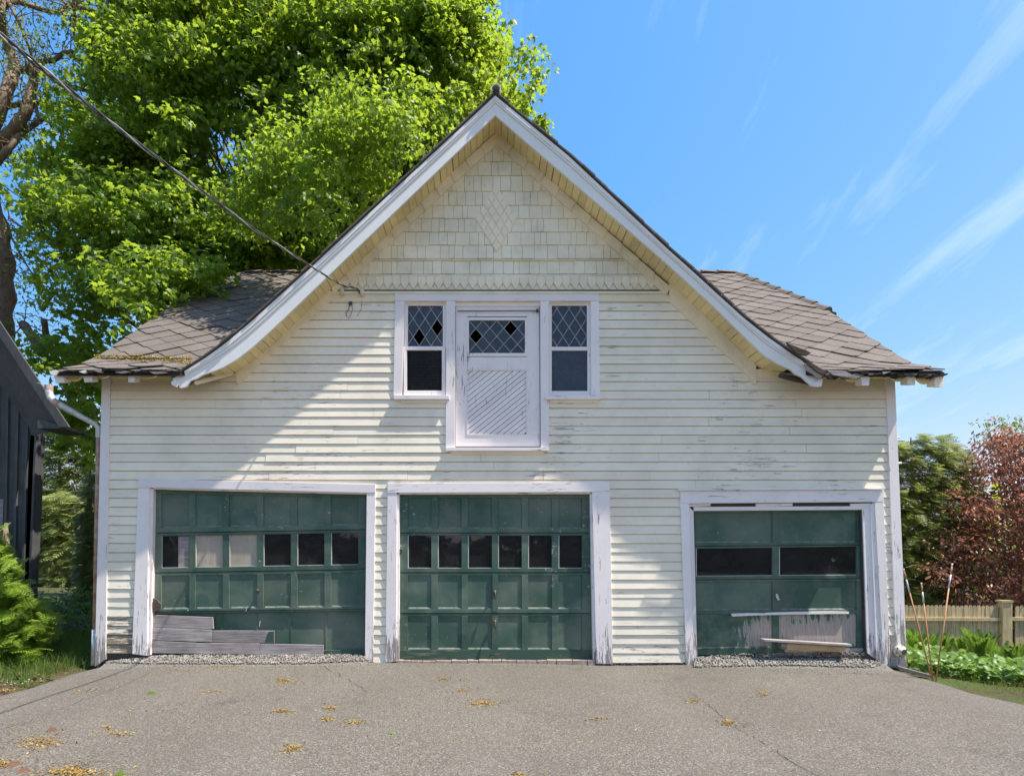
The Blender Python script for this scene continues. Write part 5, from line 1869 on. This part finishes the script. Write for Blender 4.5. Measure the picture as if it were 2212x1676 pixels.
woods('woods', 'distant green woods seen in the gap past the barn', -70, -16, 32, 42, 9, 5000, (.5, 1.1), 'pine')
woods('woods', 'distant green woods low behind the purple tree', 9, 60, 24, 34, 7.5, 5000, (.5, 1.0), 'maple')
woods('woods', 'hedge of trees across the way, mirrored in the door panes', -30, 30, -38, -30, 5.0, 7000, (.5, 1.0), 'hemlock_dark')
# ------------------------------------------------------------------ small things on the drive


def gp(px, py):
    """where the sight line of a pixel meets the drive"""
    a, b = CAM, P(px, py, -3.0)
    d = b - a
    z = 0
    for _ in range(4):
        t_ = (z - a.z) / d.z
        p = a + d * t_
        z = drive_z(p.x, p.y)
    return Vector((p.x, p.y, z))


# leaning marker stakes
for i, (t0, t1, lab) in enumerate((((1951.5, 1228), (2012, 1462), 'orange driveway stake leaning most, its top nearest the garage'), ((1990, 1258), (2014.5, 1463), 'shortest orange stake, in the middle of the three'), ((2057, 1217), (2023, 1461), 'tallest orange stake leaning away from the garage'))):
    b = gp(*t1); b.y = -0.62
    b = P(t1[0], t1[1], -0.62); tp = P(t0[0], t0[1], -0.62 + 0.05 * i)
    st_ = thing('marker_stake', lab, 'stake', tuple(b), 'orange stakes at the drive edge')
    MB().tube([b - (tp - b) * .05, b.lerp(tp, .78)], .0075, 8).build('rod', 'stake', st_, True)
    MB().tube([b.lerp(tp, .78), b.lerp(tp, .90)], .0085, 8).build('reflective_band', 'tape', st_, True)
    MB().tube([b.lerp(tp, .90), b.lerp(tp, .975)], .0075, 8).build('rod', 'stake', st_, True)
    MB().tube([b.lerp(tp, .975), tp], .0085, 8).build('reflective_band', 'tape', st_, True)


def board(name, label, cat, pts, Y, th, mat):
    o = MB().px(pts, Y, th).build(name, mat, None, bevel=0.002)
    return tag(o, label, cat)


board('loose_board', 'thin grey board resting slantwise on the foot of the peeling door', 'board', [(1650, 1380.5), (1738, 1385.5), (1840, 1391.5), (1841, 1396), (1738, 1390.5), (1651, 1384.5)], -0.10, 0.10, 'greywood')
board('timber_block', 'short yellow timber under the thin grey board', 'board', [(1700, 1389.5), (1826, 1397), (1826, 1408), (1700, 1402.5)], -0.07, 0.09, 'rawwood')
board('timber_block', 'small brown offcut beside the short yellow timber', 'board', [(1688, 1388), (1699, 1389), (1699, 1402), (1688, 1401)], -0.06, 0.09, 'greywood')
a, b = gp(1832, 1436), gp(1869, 1442)
tag(MB().prism([a + Vector((0, -.03, .004)), b + Vector((0, -.03, .004)), b + Vector((-.02, -.02, .03)), a + Vector((0, -.02, .02))], [a + Vector((0, .03, .004)), b + Vector((0, .03, .004)), b + Vector((-.02, .03, .025)), a + Vector((0, .02, .03))]).build('wood_shard', 'darkwood', None), 'dark wood shard lying on the drive before the peeling door', 'shard')
a, b = P(1938, 1441, -.12), P(2008, 1459, -.45)
tag(MB().prism([a + Vector((0, -.03, -.02)), b + Vector((0, -.03, -.02)), b + Vector((0, -.03, .012)), a + Vector((0, -.03, .018))], [a + Vector((.02, .05, -.02)), b + Vector((.02, .05, -.02)), b + Vector((.02, .05, .012)), a + Vector((.02, .05, .018))]).build('edging_board', 'greywood', None), 'grey edging board running from the corner board to the stakes', 'board')
a, b = gp(1716, 1488), gp(1757, 1501)

# crack sealed with grit in the asphalt, plus one painted cable shadow
dr = bpy.data.objects['driveway']


def crack_or_shadow(pts, w, nm='crack_or_shadow', mat='tar'):
    pp_ = []
    for (x0, y0), (x1, y1) in zip(pts, pts[1:]):
        for k in range(8):
            pp_.append((x0 + (x1 - x0) * k / 8 + random.gauss(0, 2.0), y0 + (y1 - y0) * k / 8 + random.gauss(0, 1.4)))
    v, f = [], []
    for i, (x, y) in enumerate(pp_):
        g = gp(x, y) + Vector((0, 0, .004))
        ww = w * random.uniform(.2, 1.0)
        v += [tuple(g + Vector((-ww, 0, 0))), tuple(g + Vector((ww, 0, 0)))]
        if i:
            f.append((2 * i - 2, 2 * i - 1, 2 * i + 1, 2 * i))
    me = bpy.data.meshes.new(nm)
    me.from_pydata(v, [], f)
    return link(nm, me, mat, dr)


crack_or_shadow([(1480, 1490), (1530, 1522), (1580, 1566), (1640, 1600), (1700, 1640), (1770, 1676), (1840, 1720)], .0032)
crack_or_shadow([(1640, 1600), (1700, 1612), (1800, 1640), (1950, 1672)], .002)
crack_or_shadow([(330, 1452), (240, 1490), (120, 1535), (0, 1580)], .0025)  # dark strip painted where the service cable's shadow falls
crack_or_shadow([(700, 1440), (760, 1470), (800, 1500)], .003)

# crushed stone at two of the doors
STONE = ([(0, 0, .5), (.55, .1, 0), (.1, .6, .05), (-.5, .15, -.05), (-.1, -.55, 0), (0, 0, -.4), (.35, -.4, .1)], [(0, 1, 2), (0, 2, 3), (0, 3, 4), (0, 4, 6), (0, 6, 1), (5, 2, 1), (5, 3, 2), (5, 4, 3), (5, 6, 4), (5, 1, 6)])


def bank_z(x, y):
    return drive_z(x, y) + 0.105 * max(0, min(1, (y + 0.26) / 0.32))


def bank_hit(px, py):
    for k in range(90):
        y = -0.9 + 0.98 * k / 89
        p = P(px, py, y)
        if p.z <= bank_z(p.x, y):
            return p
    return P(px, py, 0.02)


for xa, xb in ((236, 800), (1500, 1905)):
    a, b = P(xa, 1425, 0).x, P(xb, 1425, 0).x
    g_ = grid('gravel_bank', [a + (b - a) * i / 24 for i in range(25)], [-0.24, -0.16, -0.08, 0.0, 0.08], lambda x, y: bank_z(x, y) - 0.014, 'bank')
    tag(g_, kind='stuff', label='fine grey grit bank under the ' + ('planks of the sagging door' if xa < 900 else 'foot of the peeling door'))


def gravel(label, poly, n, size):
    pts = []
    while len(pts) < n:
        x = rng.uniform(min(p[0] for p in poly), max(p[0] for p in poly), 300); y = rng.uniform(min(p[1] for p in poly), max(p[1] for p in poly), 300)
        ok = inpoly(x, y, poly)
        pts += list(zip(x[ok], y[ok]))
    W = []
    for x, y in pts[:n]:
        g = gp(x, y)
        g = bank_hit(x, y)
        W.append((g.x, g.y, g.z + .004))
    W = np.array(W)
    tag(cloud('gravel', 'stone', None, W, rng.normal(size=W.shape) * .4 + [0, 0, 1], rng.normal(size=W.shape), rng.uniform(size[0], size[1], n), *STONE), kind='stuff', label=label)


gravel('grey crushed stone along the planks of the sagging door', [(228, 1430), (300, 1419), (330, 1414), (780, 1413), (800, 1426), (640, 1433), (420, 1433), (300, 1432)], 3200, (.008, .026))
gravel('stray grit spilled from the planks onto the drive', [(240, 1430), (820, 1430), (820, 1446), (240, 1446)], 500, (.004, .016))
gravel('stray grit spilled before the peeling door', [(1470, 1434), (1920, 1436), (1900, 1456), (1500, 1456)], 500, (.004, .016))
gravel('grey crushed stone heap at the foot of the peeling door', [(1500, 1420), (1560, 1414), (1780, 1408), (1890, 1410), (1912, 1430), (1890, 1441), (1700, 1436), (1500, 1440)], 3400, (.008, .028))
gravel('grit scattered along the front of the straight door', [(830, 1430), (1480, 1432), (1480, 1442), (830, 1440)], 500, (.004, .012))
gravel('loose pebbles on the left edge of the drive', [(0, 1462), (90, 1452), (110, 1462), (0, 1490)], 45, (.01, .035))

# fallen catkins in drifts on the asphalt and on the roof
Wc = []
for x, y, rx, ry, n in ((612, 1470, 18, 8, 150), (640, 1474, 10, 3, 20), (607, 1536, 20, 4, 100), (712, 1530, 20, 5, 70), (706, 1554, 14, 4, 60), (765, 1560, 24, 5, 80), (1042, 1519, 26, 6, 260), (1000, 1490, 16, 4, 50), (955, 1467, 13, 3, 60), (1003, 1470, 18, 4, 20),
                        (1497, 1514, 16, 4, 70), (1572, 1561, 16, 6, 110), (1646, 1500, 14, 5, 70), (160, 1668, 52, 12, 420), (85, 1604, 70, 18, 300), (632, 1617, 22, 9, 130), (1285, 1555, 18, 4, 40), (235, 1572, 8, 6, 40), (450, 1493, 40, 5, 50), (480, 1440, 50, 4, 120), (400, 1450, 60, 5, 50),
                        (20, 1490, 25, 3, 70), (1905, 1436, 14, 2, 40), (10, 1652, 22, 10, 90), (300, 1540, 200, 40, 60), (1100, 1600, 700, 60, 110), (900, 1510, 500, 40, 90), (1720, 1436, 120, 3, 20), (1120, 1672, 20, 4, 30), (260, 1585, 30, 5, 50), (200, 1492, 40, 6, 40)):
    for _ in range(int(n * 1.7)):
        w_ = .38 if random.random() < .62 else 1.1
        g = gp(x + random.gauss(0, w_) * rx, y + random.gauss(0, w_) * ry)
        Wc.append((g.x, g.y, g.z + random.uniform(.002, .010)))
W = np.array(Wc)
tag(cloud('catkins', 'catkin', None, W, rng.normal(size=W.shape) * .5 + [0, 0, 1], rng.normal(size=W.shape) * [1, 1, .2], rng.uniform(.008, .024, len(W)), *BIT), kind='stuff', label='yellow brown fallen catkins in small drifts on the asphalt')
Wc = []
for k in range(2600):
    px = random.uniform(206, 414)
    m = 786 + 6 * math.sin(px * .03)
    f = (px - 206) / 208
    py = (782 - 0.0 * f) + random.gauss(0, 2.4) + (7 * max(0, (px - 300) / 110) if px > 285 and random.random() < .75 else 0)
    h = roof_hit(px, py)
    if h is not None and h > -0.39:
        p = P(px, py, h)
        Wc.append((p.x, p.y - .01, zmain(h) + random.uniform(.026, .042)))
W = np.array(Wc)
tag(cloud('catkins', 'moss', None, W, rng.normal(size=W.shape) * .5 + [0, -.3, 1], rng.normal(size=W.shape), rng.uniform(.012, .028, len(W)), *BIT), kind='stuff', label='yellow drift of fallen catkins on the lower left roof')

# single leaves lying on the drive
for x, y, m, sz, lab in ((318, 1499, 'maple', .085, 'fresh green maple leaf lying on the drive before the planks'), (250, 1675, 'maple', .06, 'green leaf at the bottom edge near a catkin drift'), (100, 1580, 'litter', .09, 'brown curled leaf above the wide catkin drift'), (12, 1656, 'litter', .10, 'brown dead leaf at the lower left corner'), (37, 1669, 'litter', .08, 'small brown leaf at the bottom left edge'), (845, 1586, 'cover', .04, 'tiny green leaf bit on the open drive')):
    g = gp(x, y)
    o = cloud('fallen_leaf', m, None, [tuple(g + Vector((0, 0, .012)))], [(.2, -.35, 1)], [(1, .4, 0)], [sz], *MAPLE)
    tag(o, lab, 'leaf', 'leaves fallen on the drive')
